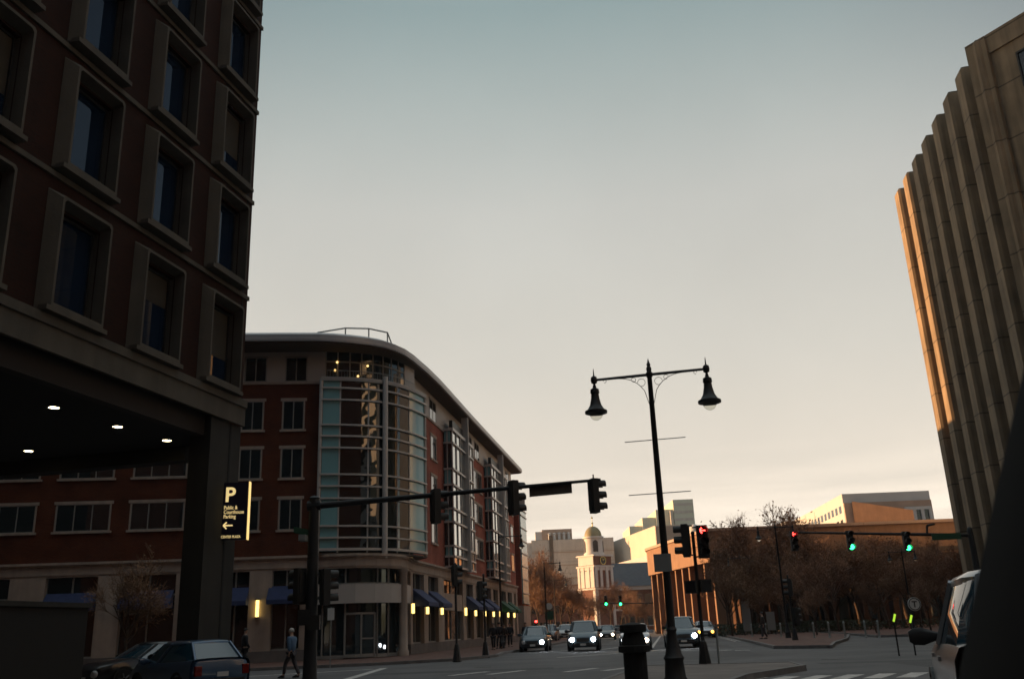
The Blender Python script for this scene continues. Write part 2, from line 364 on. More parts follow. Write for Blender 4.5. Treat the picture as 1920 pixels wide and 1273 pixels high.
slab('median', M['paving'], [(3.8,31.0),(8.0,29.4),(7.7,27.2),(5.3,23.9),(4.2,21.2),(1.4,14.5),(.6,14.8),(1.6,22.5)], .14)
slab('traffic_island', M['brick_paving'], [(21.4,107),(14.6,61.5),(12.4,47.5),(14.2,45.0),(16.2,50.7),(19.5,58.5),(23.5,70),(29,107)], .14)
slab('plaza_pavement', M['brick_paving'], [(23.0,62.5),(27.3,60.5),(40,58),(90,58),(90,200),(36,200),(24.6,140),(30.5,104)], .14)
p = MB()
def mark(pts, z=.004): p.add([(q[0],q[1],z) for q in pts], [tuple(range(len(pts)))])
def line(a, b, wd=.13):
    a, b = Vector(a[:2]), Vector(b[:2]); t = (b-a).normalized(); n = Vector((-t.y,t.x))*wd/2
    mark([a-n,b-n,b+n,a+n])
for s in range(0,140,9): line(rk(20+s,14.2), rk(23+s,14.2)); line(rk(26+s,17.8), rk(29+s,17.8))
for s in range(0,12): line(rk(10+s*16,21.2), rk(26+s*16,21.2), .12)
for s in range(0,12): line(rk(10+s*16,21.55), rk(26+s*16,21.55), .12)
line(G(1045,1232), G(1160,1224), .3); line(G(1120,1218), G(1168,1212), .3)
for x in (1065,1117,1240,1283,1360,1392): line(G(x-14,1219), G(x+14,1218), .45)
line(G(1222,1214), G(1238,1192), .2)
for k in range(7):
    q = G(1405+k*62,1274-k*1.8); line(q+Vector((-.5,-.7,0)), q+Vector((.5,.9,0)), .42)
line(G(455,1268), G(700,1254), .35); line(G(640,1276), G(720,1252), .35)
for k in range(5): q = G(880+k*70,1262-k*2.2); line(q+Vector((-.6,-1,0)), q+Vector((.6,1,0)), .3) if k != 2 else None
line((-1.9,8),(-1.2,22),.12); line((2.2,6),(2.9,13),.12)
struct(p.build('road_markings', M['paint']))
M['patch'] = mat('tar_patch', (.055,.053,.053), .8, var=.2, vscale=2, bump=.3)
M['iron'] = mat('cast_iron', (.05,.045,.04), .6, .4, var=.2, vscale=8)
pt = MB(); rr_ = random.Random(3)
for k in range(26):
    c = RW.P(rr_.uniform(-40,60), rr_.uniform(7.5,26), 0); wd, ln = rr_.uniform(.5,1.6), rr_.uniform(1.5,7); a = R(8.3+rr_.choice((0,90))+rr_.uniform(-3,3))
    t_ = Vector((math.sin(a),math.cos(a))); n_ = Vector((t_.y,-t_.x)); c = Vector(c[:2])
    pts_ = [c+n_*(wd*sx*rr_.uniform(.85,1.1))+t_*(ln*sy*rr_.uniform(.85,1.1)) for sx, sy in ((-1,-1),(1,-1),(1,1),(-1,1))]
    pt.add([(q.x,q.y,.0015+.00005*k) for q in pts_], [(0,1,2,3)])
for k in range(14):                                       # sealed cracks
    c = Vector(RW.P(rr_.uniform(-40,40), rr_.uniform(7.5,24), 0)[:2]); a = R(rr_.uniform(0,180)); prev = None
    for j in range(12):
        a += rr_.uniform(-.35,.35); nx = c+Vector((math.sin(a),math.cos(a)))*.6; n_ = Vector((math.cos(a),-math.sin(a)))*rr_.uniform(.03,.05)
        pt.add([(c.x-n_.x,c.y-n_.y,.003),(nx.x-n_.x,nx.y-n_.y,.003),(nx.x+n_.x,nx.y+n_.y,.003),(c.x+n_.x,c.y+n_.y,.003)], [(0,1,2,3)]); c = nx
struct(pt.build('road_patches', M['patch']))
for i, (x, y) in enumerate(((905,1250),(1118,1240),(1560,1235))):
    q = G(x,y); o = MB().lathe([(.36,0),(.36,.006)], (0,0,0), 20).build('manhole_cover', M['iron']); o.location = (q.x,q.y,.0); tag(o, ('round iron manhole cover in front of the corner entrance','round iron manhole cover in front of the dark blue car','round iron manhole cover in the right hand roadway')[i], 'manhole cover', 'manhole covers')
# ------------------------------------------------------------------ brick building on the corner
BZ = 19.55
bb = thing('brick_building', 'six storey brick building with rounded glass corner bay and sweeping metal roof', 'building', (-12,58,0))
# walls
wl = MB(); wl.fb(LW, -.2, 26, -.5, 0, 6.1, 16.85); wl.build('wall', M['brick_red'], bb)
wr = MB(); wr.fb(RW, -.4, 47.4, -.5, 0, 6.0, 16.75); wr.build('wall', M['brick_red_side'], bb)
core = MB().prism([tuple(LW.P(26,-.5,0)[:2]), tuple(LW.P(.8,-.5,0)[:2]), tuple(RW.P(.9,-.5,0)[:2]), tuple(RW.P(47.2,-.5,0)[:2]), (-20,118), (-42,116)], .2, 18.9)
core.build('inner_wall', M['concrete_dk'], bb)
# penthouse
ph = MB(); ph.fb(LW, -.2, 26, -.5, -.15, 16.85, 19.2); ph.fb(RW, 2.5, 47.2, -.5, -.1, 16.75, 19.2); ph.build('penthouse_wall', M['pale_panel'], bb)
sl_ = MB(); sl_.fb(LW, -.1, 26, -.02, .1, 16.85, 17.0); sl_.fb(RW, 3.5, 47.4, -.02, .1, 16.75, 16.9); sl_.build('string_course', M['limestone'], bb)
# roof: fascia outline
E_ = [(-40.5,51.5),(-30,52.6),(-22,53.4),(-16.3,54.0),(-14,54.25),(-12.06,54.5),(-11.1,54.8),(-10.17,55.2),(-9.2,55.75),(-8.32,56.46),(-7.7,57.3),(-7.17,58.4),(-6.75,59.9),(-6.45,61.4),(-6.1,63.1),(-5.5,66.6),(-4.98,70.2),(-3.75,79),(-1.7,93),(.55,108.5)]
inn = [(-19,117),(-43,115)]
def inset(pts, d):
    out = []
    for i, q in enumerate(pts):
        a = Vector(pts[max(i-1,0)]); b = Vector(pts[min(i+1,len(pts)-1)]); t = (b-a).normalized()
        out.append(tuple(Vector(q)+Vector((-t.y,t.x))*d))
    return out
rf = MB(); outer = E_+inn
top = inset(E_, .55)
rf.prism(E_+inn, BZ-.42, BZ)
n0 = len(E_)
rf.add([(x,y,BZ) for x,y in E_]+[(x,y,BZ+.28) for x,y in top], [(i,i+1,n0+i+1,n0+i) for i in range(n0-1)])
rf.add([(x,y,BZ+.28) for x,y in top]+[(-19,117,BZ+.3),(-43,115,BZ+.3)], [tuple(range(n0+2))])
roof = rf.build('roof', M['roof_metal'], bb)
so_ = MB().prism(inset(E_, .12)+[(-19.2,116.5),(-42.5,114.5)], BZ-.5, BZ-.424); so_.build('soffit', M['soffit'], roof)
gt = MB(); gt.strip(E_, BZ-.3, BZ-.24, -.02); gt.build('fascia_band', M['alu'], roof)
rl = MB()
rp = [Vector((-13.0,58.0,BZ+.28)),Vector((-11.0,57.3,BZ+.28)),Vector((-9.5,57.6,BZ+.28)),Vector((-8.4,58.6,BZ+.28)),Vector((-8.1,60.5,BZ+.28))]
up = Vector((0,0,1.0))
rl.path([q+up for q in rp[:4]]+[rp[4]], .05)
for q in rp[1:4]: rl.tube(q, q+up, .045)
rl.build('roof_railing', M['grey_metal'], roof)
rh = MB().prism([(-14.5,57.5),(-11.2,57.2),(-10.6,61),(-14.5,61.5)], BZ+.2, BZ+.75); rh.build('roof_hatch', M['roof_metal'], roof)
# window kit (local: x along wall, y outward, z up; origin at bottom centre on the wall face)
def win_mesh(wd, ht, trim=.16, mull=1, proud=.05, sill=True, trimm='limestone', head=True):
    f = MB(); h = wd/2
    if head: f.box(-h-trim, h+trim, -.06, proud, ht, ht+trim*1.15)
    f.box(-h-trim, h+trim, -.06, proud+.05, -trim*.8, 0)
    f.box(-h-trim*.35, -h, -.06, proud*.6, 0, ht); f.box(h, h+trim*.35, -.06, proud*.6, 0, ht)
    fm = MB(); t = .05
    fm.box(-h, h, -.05, .02, ht-t, ht); fm.box(-h, h, -.05, .02, 0, t)
    fm.box(-h, -h+t, -.05, .02, t, ht-t); fm.box(h-t, h, -.05, .02, t, ht-t)
    for k in range(mull):
        x = -h+wd*(k+1)/(mull+1); fm.box(x-.03, x+.03, -.05, .021, t, ht-t)
    g_ = MB(); g_.box(-h+t, h-t, -.045, -.01+.015, t, ht-t)
    return f.mesh('window', M[trimm]), fm.mesh('window_frame', M['frame_lt']), g_.mesh('pane', M['glass'])
kit = {}
def window(F, parent, s, z, wd, ht, n=0.0, key='', **kw):
    k = (round(wd,2), round(ht,2), key)
    if k not in kit: kit[k] = win_mesh(wd, ht, **kw)
    a, b, c = kit[k]
    q = F.P(s, n+.012, z)-wloc(parent)
    o = link('window', a, parent, q, F.rz); link('window_frame', b, o); link('pane', c, o); return o
for z in (13.9, 10.85, 7.7):
    for s in (1.72, 4.25, 6.9): window(LW, bb, s, z, 1.3, 1.85)
    for s in (9.6, 13.9, 18.2, 22.5): window(LW, bb, s, z+.25, 3.1, 1.6, mull=2)
for s in (1.65, 4.2, 6.9, 9.6, 13.9, 18.2): window(LW, bb, s, 17.08, 1.35, 1.6, n=-.15, key='p', trim=.06, trimm='frame_lt')
for z in (13.95, 10.9, 7.7):
    for s in (7.9, 24.5, 26.6 , 42.6, 45.6): window(RW, bb, s, z, 1.75, 1.75, mull=1)
for s in (8.2, 22.5, 26.0, 40.2, 44.0): window(RW, bb, s, 17.0, 2.1, 1.6, n=-.1, key='p', trim=.08, trimm='frame_lt')
# corner bay (curtain wall)
zt, zb = 17.0, 6.2
ba = [(-12.2,55.92),(-11.0,56.2),(-9.9,56.55),(-8.95,57.05),(-8.35,57.5),(-7.8,58.1),(-7.33,58.9),(-6.9,59.75),(-6.6,60.5),(-6.25,61.6)]
bay = thing('corner_bay', None, None, (0,0,0)) if False else None
def smooth(pts, it=2):
    for _ in range(it):
        o = [pts[0]]
        for a, b in zip(pts[:-1], pts[1:]):
            o += [tuple(Vector(a)*.75+Vector(b)*.25), tuple(Vector(a)*.25+Vector(b)*.75)]
        pts = o+[pts[-1]]
    return pts
bs = smooth(ba, 1)
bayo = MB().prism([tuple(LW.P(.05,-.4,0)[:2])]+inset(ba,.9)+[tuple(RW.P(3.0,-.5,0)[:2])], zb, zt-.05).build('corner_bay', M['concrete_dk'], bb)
def seg(path, u0, u1, n=6):
    "sub-path by fraction of length"
    L = [0]
    for a, b in zip(path[:-1], path[1:]): L.append(L[-1]+(Vector(b)-Vector(a)).length)
    def pt(u):
        d = u*L[-1]
        for i in range(len(path)-1):
            if d <= L[i+1]+1e-9:
                t = (d-L[i])/(L[i+1]-L[i]); return tuple(Vector(path[i]).lerp(Vector(path[i+1]), t))
        return path[-1]
    return [pt(u0+(u1-u0)*k/n) for k in range(n+1)]
def upix(x):   # fraction along the bay whose picture column is x (used to space the mullions)
    best = min((abs(_px(q)-x), u) for u, q in [(k/400, seg(bs, k/400, k/400, 1)[0]) for k in range(401)])
    return best[1]
def _px(q):
    v = Vector((q[0],q[1],12))-Vector((0,0,EYE)); return 960+FPX*v.dot(CR)/v.dot(CF)
ux = {k: upix(k) for k in (636,690,719,745,767,779)}
gl = MB(); gl.strip(seg(bs, ux[636], ux[767], 22), zb+.1, zt-.1, .06); gl.build('glass', M['glass_wave'], bayo, smooth=60)
gt_ = MB(); gt_.strip(seg(bs, .015, ux[636], 3), zb+.1, zt-.1, .06); gt_.strip(seg(bs, ux[767]+.004, .99, 5), zb+.1, zt-.1, .06); gt_.build('spandrel_glass', M['glass_teal'], bayo)
bo = inset(bs, -.16)
RINGS = [16.95,15.95,14.85,12.45,11.35,10.3,8.1,7.1,6.25]
RINGS = [at(603,y,55.9).z for y in (711,727,749,796,817,839,889,911,934,986,1008,1030)]
for i, z in enumerate(RINGS):
    th = .1 if i not in (0, len(RINGS)-1) else .16
    MB().strip(bo, z-th/2, z+th/2, .2).build('horizontal_rail', M['alu'], bayo)
ml = MB()
for k in (636,690,745,767):
    q = seg(bs, ux[k], ux[k], 1)[0]; ml.tube((q[0],q[1],zb), (q[0],q[1],zt), .055, n=6)
for q in (bs[0], bs[-1]): ml.tube((q[0],q[1],zb), (q[0],q[1],zt), .12, n=6)
ml.build('mullion', M['alu'], bayo)
q = seg(bo, ux[719], ux[719], 1)[0]
MB().tube((q[0]+.03,q[1]-.08,zb-.35), (q[0]+.03,q[1]-.08,zt+.35), .17, n=10).build('round_post', M['alu'], bayo, smooth=True)
MB().prism(bo+[tuple(RW.P(2.5,0,0)[:2]), tuple(LW.P(.2,-.2,0)[:2])], zt-.03, zt+.14).build('bay_roof', M['alu'], bayo)
MB().prism(inset(bo,.05)+[tuple(RW.P(2.5,.02,0)[:2]), tuple(LW.P(.2,.0,0)[:2])], zb-.1, zb).build('bay_soffit', M['soffit'], bayo)
for f_ in (.12,.48,.85):
    q = seg(inset(bs,.5), f_, f_, 1)[0]; MB().lathe([(.09,0),(.09,.03)], (q[0],q[1],zb-.14), 10).build('soffit_lamp', M['bulb'], bayo)
# penthouse glazing behind the bay terrace
pg = inset(bs, .75)
MB().strip(seg(pg,.03,.8,14), zt+.15, 19.1, .06).build('terrace_glazing', M['glass'], bb)
pm = MB()
for k in range(9):
    q = seg(pg,.03+.77*k/8,.03+.77*k/8,1)[0]; pm.tube((q[0],q[1],zt+.1),(q[0],q[1],19.1),.05,n=6)
pm.strip(inset(seg(pg,.03,.8,14),-.05), 18.35, 18.43, .06); pm.build('terrace_frame', M['frame_lt'], bb)
MB().strip(seg(pg,.8,1,4), zt+.15, 19.1, .2).build('terrace_wall', M['pale_panel'], bb)
tr = MB(); ro = inset(bs,.1)
tr.strip(seg(ro,.04,.85,12), zt+.62, zt+.66, .04)
for k in range(40):
    q = seg(ro,.04+.81*k/39,.04+.81*k/39,1)[0]; tr.tube((q[0],q[1],zt+.12),(q[0],q[1],zt+.63),.012,n=4,cap=False)
tr.build('terrace_railing', M['grey_metal'], bb)
for x, y, d in ((629,695,.9),(690,687,1.3),(672,706,.6),(633,680,1.6)):
    q = seg(pg, upix(x), upix(x), 1)[0]; t = at(x,y,q[1]+.0)
    MB().lathe([(0,-.07),(.06,-.04),(.075,0),(.06,.04),(0,.07)], (t.x,q[1]-.12,t.z), 10).build('room_light', M['bulb'], bb)
# two square bays on the street side
for s0, s1, fin in ((11.2,19.6,16.3),(28.9,38.4,34.5)):
    b2 = MB(); b2.fb(RW, s0+.15, s1-.15, -.3, .65, 6.2, 16.85); b2 = b2.build('street_bay', M['concrete_dk'], bb)
    MB().fb(RW, s0+.1, s1-.1, 0.66, .72, 6.3, 16.8).build('glass', M['glass_coated'], b2)
    MB().fb(RW, s0+.08, s0+.14, .06, .64, 6.3, 16.8).build('side_glass', M['glass'], b2)
    for i, z in enumerate((16.95,15.85,13.76,12.5,10.63,9.6,7.76,6.97,6.2)):
        r_ = MB(); t = .07 if i else .12; r_.fb(RW, s0-.06, s1+.06, .73, .86, z-t, z+t); r_.fb(RW, s0-.06, s0+.06, .03, .725, z-t, z+t); r_.build('horizontal_rail', M['alu'], b2)
    mu_ = MB()
    for s in (s0+.02, s0+1.6, s0+3.2, s1-2.6, s1-1.2, s1-.02): mu_.fb(RW, s-.05, s+.05, .722, .8, 6.2, 16.9)
    mu_.fb(RW, s0+.02, s0+.09, .3, .38, 6.2, 16.9); mu_.build('mullion', M['alu'], b2)
    for z0, z1 in ((15.9,16.8),(12.55,13.7),(9.65,10.55),(7.0,7.7)): MB().fb(RW, s0+.05, s0+.079, .1, .6, z0, z1).build('spandrel_glass', M['glass_teal'], b2)
    MB().fb(RW, fin-.1, fin+.1, .5, 1.08, 6.0, 18.95).build('blade_fin', M['pale_panel'], b2)
    MB().fb(RW, s0+1, s1-2, .3, .6, 16.96, 17.9).build('balcony_rail', M['frame_dk'], b2)
# cornice and ground floor
cor = MB()
ent = [tuple(LW.P(.3,.1,0)[:2]),(-11.4,56.15),(-9.9,56.1),(-8.8,56.8),(-8.1,57.6),(-7.6,58.6),(-7.35,59.6),tuple(RW.P(.6,.1,0)[:2])]
def cornice(mb, fn):
    fn(mb, 5.42, 5.9, .12); fn(mb, 5.9, 6.0, .2); fn(mb, 6.0, 6.14, .3); fn(mb, 5.3, 5.42, .06)
cornice(cor, lambda m, a, b, t: (m.fb(LW, .3, 26, -.3, t, a, b), m.fb(RW, .6, 47.4, -.3, t, a-.05, b-.05)))
cor.build('cornice', M['limestone'], bb)
entc = MB(); cornice(entc, lambda m, a, b, t: m.strip(inset(ent,-t), a-.02, b-.02, .3)); entc.build('cornice', M['limestone'], bb)
pr = MB()
for s0, s1 in ((.3,.95),(2.62,3.95),(5.6,7.0),(7.45,8.2),(11.3,12.65),(15.6,17.6),(21,22.5)):
    MB().fb(LW, s0, s1, -.3, .1, .75, 5.3).build('pier', M['limestone'], bb)
for s0, s1 in ((.7,1.3),(4.3,5.5),(8.6,10.4),(17.3,18.6),(21.6,22.8),(26,27.2),(30.5,31.7),(34.4,35.6),(39.3,40.5),(43.4,44.8),(46.4,47.4)):
    MB().fb(RW, s0, s1, -.3, .1, .75, 5.25).build('pier', M['limestone'], bb)
pb = MB(); pb.fb(LW, .3, 26, -.3, .14, .0, .75); pb.fb(RW, .6, 47.4, -.3, .14, 0, .75); pb.build('plinth', M['paving'], bb)
MB().fb(RW, 10.4, 17.3, -.3, .05, 3.0, 4.25).build('fascia_panel', M['limestone'], bb)
def shopwin(F, s0, s1, z0=.75, z1=5.3, nm=2):
    o = MB(); o.fb(F, s0, s1, -.28, -.22, z0, z1); o = o.build('shop_window', M['glass'], bb)
    m = MB()
    for k in range(nm+1):
        s = s0+(s1-s0)*k/nm; m.fb(F, s-.04, s+.04, -.22, -.14, z0, z1)
    m.fb(F, s0, s1, -.215, -.15, z0, z0+.1); m.fb(F, s0, s1, -.215, -.15, 4.1, 4.2); m.build('window_frame', M['frame_lt'], o)
for s0, s1 in ((.95,2.62),(3.95,5.6),(8.2,11.3),(12.65,15.6),(17.6,21)): shopwin(LW, s0, s1)
for s0, s1 in ((1.3,4.3),(5.5,8.6),(10.4,17.3),(18.6,21.6),(22.8,26),(27.2,30.5),(31.7,34.4),(35.6,39.3),(40.5,43.4),(44.8,46.4)): shopwin(RW, s0, s1)
def awning(F, s0, s1, col, zt=4.25, zb_=3.1, out=1.15):
    P = F.P; a = MB()
    a.add([P(s0,.0,zt),P(s1,.0,zt),P(s1,out,zb_+.25),P(s0,out,zb_+.25),P(s1,out,zb_),P(s0,out,zb_),P(s0,.02,zb_),P(s1,.02,zb_)],
          [(0,1,2,3),(3,2,4,5),(0,3,5,6),(1,7,4,2)])
    a.build('awning', M[col], bb)
for s0, s1 in ((.8,2.8),(3.95,5.8),(8.3,11.2),(12.7,15.5)): awning(LW, s0, s1, 'awning_blue', 4.4, 3.35, .9)
for s0, s1, c in ((1.4,4.2,'awning_blue'),(5.6,8.5,'awning_blue'),(18.7,21.5,'awning_blue'),(22.9,25.9,'awning_blue'),(27.3,30.4,'awning_blue'),(35.7,39.2,'awning_green'),(40.6,43.3,'awning_green')): awning(RW, s0, s1, c)
def sconce(F, s, z, h=.9):
    o = MB().fb(F, s-.08, s+.08, .115, .27, z, z+h).build('wall_lamp', M['sconce'], bb)
    c = MB(); c.fb(F, s-.13, s+.13, .11, .33, z+h+.002, z+h+.06); c.fb(F, s-.13, s+.13, .11, .33, z-.06, z-.002); c.build('lamp_cap', M['frame_dk'], o)
sconce(LW, 3.4, 2.68, .95)
for s in (1.0,4.9,9.3,17.95,22.2,26.6,31.1,35,39.9,44.1): sconce(RW, s, 2.65, .62)
# corner entrance
ei = inset(ent, .35)
en = MB().strip(seg(ei,.0,1,12), .2, 5.3, .1).build('entrance_glazing', M['glass'], bb)
ef = MB()
ue = {k: min((abs(_px(seg(ei,j/200,j/200,1)[0])-k), j/200) for j in range(201))[1] for k in (612,652,680,702,708,728,742)}
for k in (612,652,708,728):
    q = seg(inset(ent,.3), ue[k], ue[k], 1)[0]; ef.tube((q[0],q[1],.2),(q[0],q[1],5.3),.06,n=4)
ef.strip(seg(inset(ent,.3),0,1,12), 4.35, 4.45, .05); ef.strip(seg(inset(ent,.3),0,1,12), .15, .35, .08); ef.build('window_frame', M['frame_lt'], en)
MB().strip(seg(inset(ent,-.12),.02,.95,14), 3.25, 4.35, .22).build('entrance_fascia', M['pale_panel'], bb)
dr = MB().strip(seg(inset(ent,.22),ue[652],ue[702],3), .3, 2.6, .05); dr = dr.build('door', M['glass'], bb)
df = MB()
for k in (652,680,702):
    q = seg(inset(ent,.18), ue[k], ue[k], 1)[0]; df.tube((q[0],q[1],.2),(q[0],q[1],2.7),.07,n=4)
df.strip(seg(inset(ent,.18),ue[652],ue[702],3), 2.6, 2.72, .06); df.strip(seg(inset(ent,.18),ue[680],ue[702],3), 1.2, 1.28, .05)
df.strip(seg(inset(ent,.18),ue[652],ue[702],3), .2, .38, .05); df.build('door_frame', M['frame_lt'], dr)
q = seg(ent, ue[742]+.03, ue[742]+.03, 1)[0]
MB().lathe([(.34,.1),(.34,.4),(.27,.5),(.25,5.0),(.33,5.15),(.33,5.3)], (q[0]+.1,q[1]-.1,0), 16).build('column', M['limestone'], bb, smooth=True)
# ------------------------------------------------------------------ next brick wing beyond it
wg = thing('brick_wing', 'red brick block with a pale cornice past the far end of the sweeping roof', 'building', tuple(RW.P(55,0,0)))
def n_at(px, s_):
    lo, hi = -5, 12
    for _ in range(40):
        m_ = (lo+hi)/2; v = RW.P(s_, m_, 10)-Vector((0,0,EYE))
        if 960+FPX*v.dot(CR)/v.dot(CF) < px: lo = m_
        else: hi = m_
    return lo
nw = n_at(975, 50); s1w = 52
while n_at(987, s1w) > nw and s1w < 90: s1w += .5
MB().fb(RW, 50, s1w, -14, nw, 0, 15.6).build('wall', M['brick_red_side'], wg)
MB().fb(RW, 49.6, s1w-6, -14, nw+.9, 15.62, 17.0).build('cornice', M['pale_panel'], wg)
w2 = MB().fb(RW, 50.4, s1w-.3, nw+.002, nw+.15, 4.2, 15.3).build('curtain_wall', M['glass_teal'], wg)
r2 = MB()
for z in (4.3,5.4,7,8.5,10,11.5,13,14.5,15.2): r2.fb(RW, 50.3, s1w-.2, nw+.152, nw+.25, z-.06, z+.06)
r2.build('horizontal_rail', M['alu'], w2)
MB().fb(RW, 49.9, s1w+.1, -.5, nw+.2, 0, 4).build('stone_base', M['limestone'], wg)
# ------------------------------------------------------------------ office block on the left (overhanging an open arcade)
LB = Fac((-8.91,29.0), 13, 1)
lb = thing('office_building', 'dark brown brick office block with deep pale window surrounds over an open arcade', 'building', (-8.91,29,0))
LV = [8.87, 12.53, 16.1, 19.7, 23.3, 26.9, 30.5]
m = MB(); m.fb(LB, -27, -.02, -13, -.4, 8.3, 34)
WS = [-1.62-3.37*j for j in range(8)]
for k in range(7):
    z0 = LV[k]+.34; z1 = LV[k]+2.72; zp = 8.3 if k == 0 else LV[k-1]+2.72
    m.fb(LB, -27, -.02, -.399, 0, zp, z0)
    if k == 6: m.fb(LB, -27, -.02, -.399, 0, z0, 34); break
    ed = [-27]+[e for c in WS[::-1] for e in (c-.84, c+.84)]+[-.02]
    for a_, b_ in zip(ed[::2], ed[1::2]): m.fb(LB, a_, b_, -.399, 0, z0, z1)
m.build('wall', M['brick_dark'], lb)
m = MB(); m.fb(LB, -.38, -.3, .002, .012, 8.9, 34); m.build('movement_joint', M['black_matt'], lb)
m = MB()
for z in LV[1:]: m.fb(LB, -27, .0, .002, .07, z-.2, z-.06)
m.build('string_course', M['concrete'], lb)
m = MB(); m.fb(LB, -27, .02, .002, .12, 8.0, 8.6); m.fb(LB, -27, .02, .002, .18, 8.6, 8.84); m.build('arcade_beam', M['concrete'], lb)
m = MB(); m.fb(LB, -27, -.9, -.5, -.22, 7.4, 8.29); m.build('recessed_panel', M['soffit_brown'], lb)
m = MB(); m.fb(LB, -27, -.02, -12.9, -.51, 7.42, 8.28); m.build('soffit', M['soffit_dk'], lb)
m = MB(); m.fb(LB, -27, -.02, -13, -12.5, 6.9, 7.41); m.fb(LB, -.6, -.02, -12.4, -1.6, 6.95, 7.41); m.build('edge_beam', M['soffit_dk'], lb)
def pylon(s0, s1, n0=-.7, n1=.0):
    o = MB().fb(LB, s0, s1, n0, n1, 0, 7.99).build('column', M['column_conc'], lb)
    MB().fb(LB, (s0*.35+s1*.65)-.05, (s0*.35+s1*.65)+.05, n1+.002, n1+.01, 0, 7.98).build('downpipe_recess', M['black_matt'], o)
pylon(-1.75, .0); pylon(-11.9, -10.4); pylon(-22, -20.5)
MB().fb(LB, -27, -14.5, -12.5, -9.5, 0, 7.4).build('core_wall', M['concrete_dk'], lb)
# box window surround, local coords
def box_window():
    h, H, p = 1.13, 3.1, .3
    o0 = [(-h,0),(h,0),(h,H),(-h,H)]                             # at the wall
    c = .07
    fr = lambda hw, b, t, k: [(-hw,b),(hw,b),(hw,t-k),(hw-k,t),(-hw+k,t),(-hw,t-k)]
    rings = [fr(h,.0,H,.02), fr(h-.2,.1,H-.16,c), fr(h-.27,.2,H-.24,c), fr(h-.3,.36,H-.39,.03)]
    ys = [.002, p, p, -.22]
    mb = MB(); rr = [[(x,y,z) for x, z in r] for r, y in zip(rings, ys)]
    n = 6; vs = [q for r in rr for q in r]
    mb.add(vs, [(k*n+i,k*n+(i+1)%n,(k+1)*n+(i+1)%n,(k+1)*n+i) for k in range(3) for i in range(n)])
    mb.box(-h+.05, h-.05, .003, p+.02, -.02, .1)
    pane = MB(); pane.box(-.83, .83, -.24, -.21, .32, H-.4)
    fm = MB(); fm.box(-.83,-.77,-.208,-.16,.36,H-.4); fm.box(.77,.83,-.208,-.16,.36,H-.4); fm.box(-.77,.77,-.208,-.16,.36,.42); fm.box(-.77,.77,-.208,-.16,H-.46,H-.4)
    return mb.mesh('window', M['concrete'], bevel=0), pane.mesh('pane', M['glass_office']), fm.mesh('window_frame', M['frame_dk'])
wm, wp, wf = box_window()
wbl = [MB().box(-.76,.76,-.2075,-.2,zz,2.63).mesh('blind', M['blind_dk']) for zz in (1.1,1.75)]
for k, z in enumerate(LV[:6]):
    for j in range(8):
        s = -1.62-3.37*j
        if s < -23 or (k >= 4 and s < -9) or (k >= 3 and j >= 5): continue
        q = LB.P(s, .012, z+.02)-wloc(lb)
        o = link('window', wm, lb, q, LB.rz); link('pane', wp, o); link('window_frame', wf, o)
        if (k*5+j*3) % 7 in (0,3): link('blind', wbl[(k+j) % 2], o)
for x, y in ((-12.05,23.16),(-11.44,25.65),(-10.82,28.14-.35),(-15.5,28.94-.4)):
    o = MB().lathe([(.13,0),(.13,.03)], (x,y,7.385), 14).build('downlight', M['downlight'], lb)
    MB().lathe([(.135,0),(.19,0),(.19,.04),(.135,.04)], (x,y,7.378), 14, ring=True).build('trim_ring', M['frame_dk'], o)
# dark retaining wall by the arcade
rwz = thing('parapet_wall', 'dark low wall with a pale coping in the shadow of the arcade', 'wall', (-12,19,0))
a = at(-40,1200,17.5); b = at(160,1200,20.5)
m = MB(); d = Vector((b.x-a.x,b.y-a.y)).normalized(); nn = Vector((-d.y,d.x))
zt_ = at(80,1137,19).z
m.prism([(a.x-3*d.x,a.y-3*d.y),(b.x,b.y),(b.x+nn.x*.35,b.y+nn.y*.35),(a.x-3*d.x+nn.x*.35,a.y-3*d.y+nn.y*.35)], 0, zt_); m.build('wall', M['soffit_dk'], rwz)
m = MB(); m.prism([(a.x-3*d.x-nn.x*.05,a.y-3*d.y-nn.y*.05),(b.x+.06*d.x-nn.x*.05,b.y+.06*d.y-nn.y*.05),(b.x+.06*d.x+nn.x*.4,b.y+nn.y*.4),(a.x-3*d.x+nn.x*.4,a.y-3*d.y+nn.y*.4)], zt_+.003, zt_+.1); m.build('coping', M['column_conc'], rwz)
# unseen tower added behind the office block to shade the ribbed building
tw = thing('office_tower', 'tall plain office tower standing back behind the dark brick office block', 'building', (-52,84,0))
m = MB().prism([(-74,62),(-36.5,66),(-35.4,84.0),(-72,92)], 19, 62); m.build('wall', M['dark_stone'], tw)
m = MB().prism([(-78,60),(-36.4,64.5),(-35.3,86),(-76,96)], 0, 19); m.build('base', M['dark_stone'], tw)
o = thing('courthouse_block', 'dark stone block west of the arcade that keeps the crossing in shade', 'building', (-60,30,0))  # unseen block added to keep the low sun off the crossing
MB().prism([(-90,8),(-37,8),(-37,50),(-44,54),(-90,54)], 0, 27).build('wall', M['dark_stone'], o)
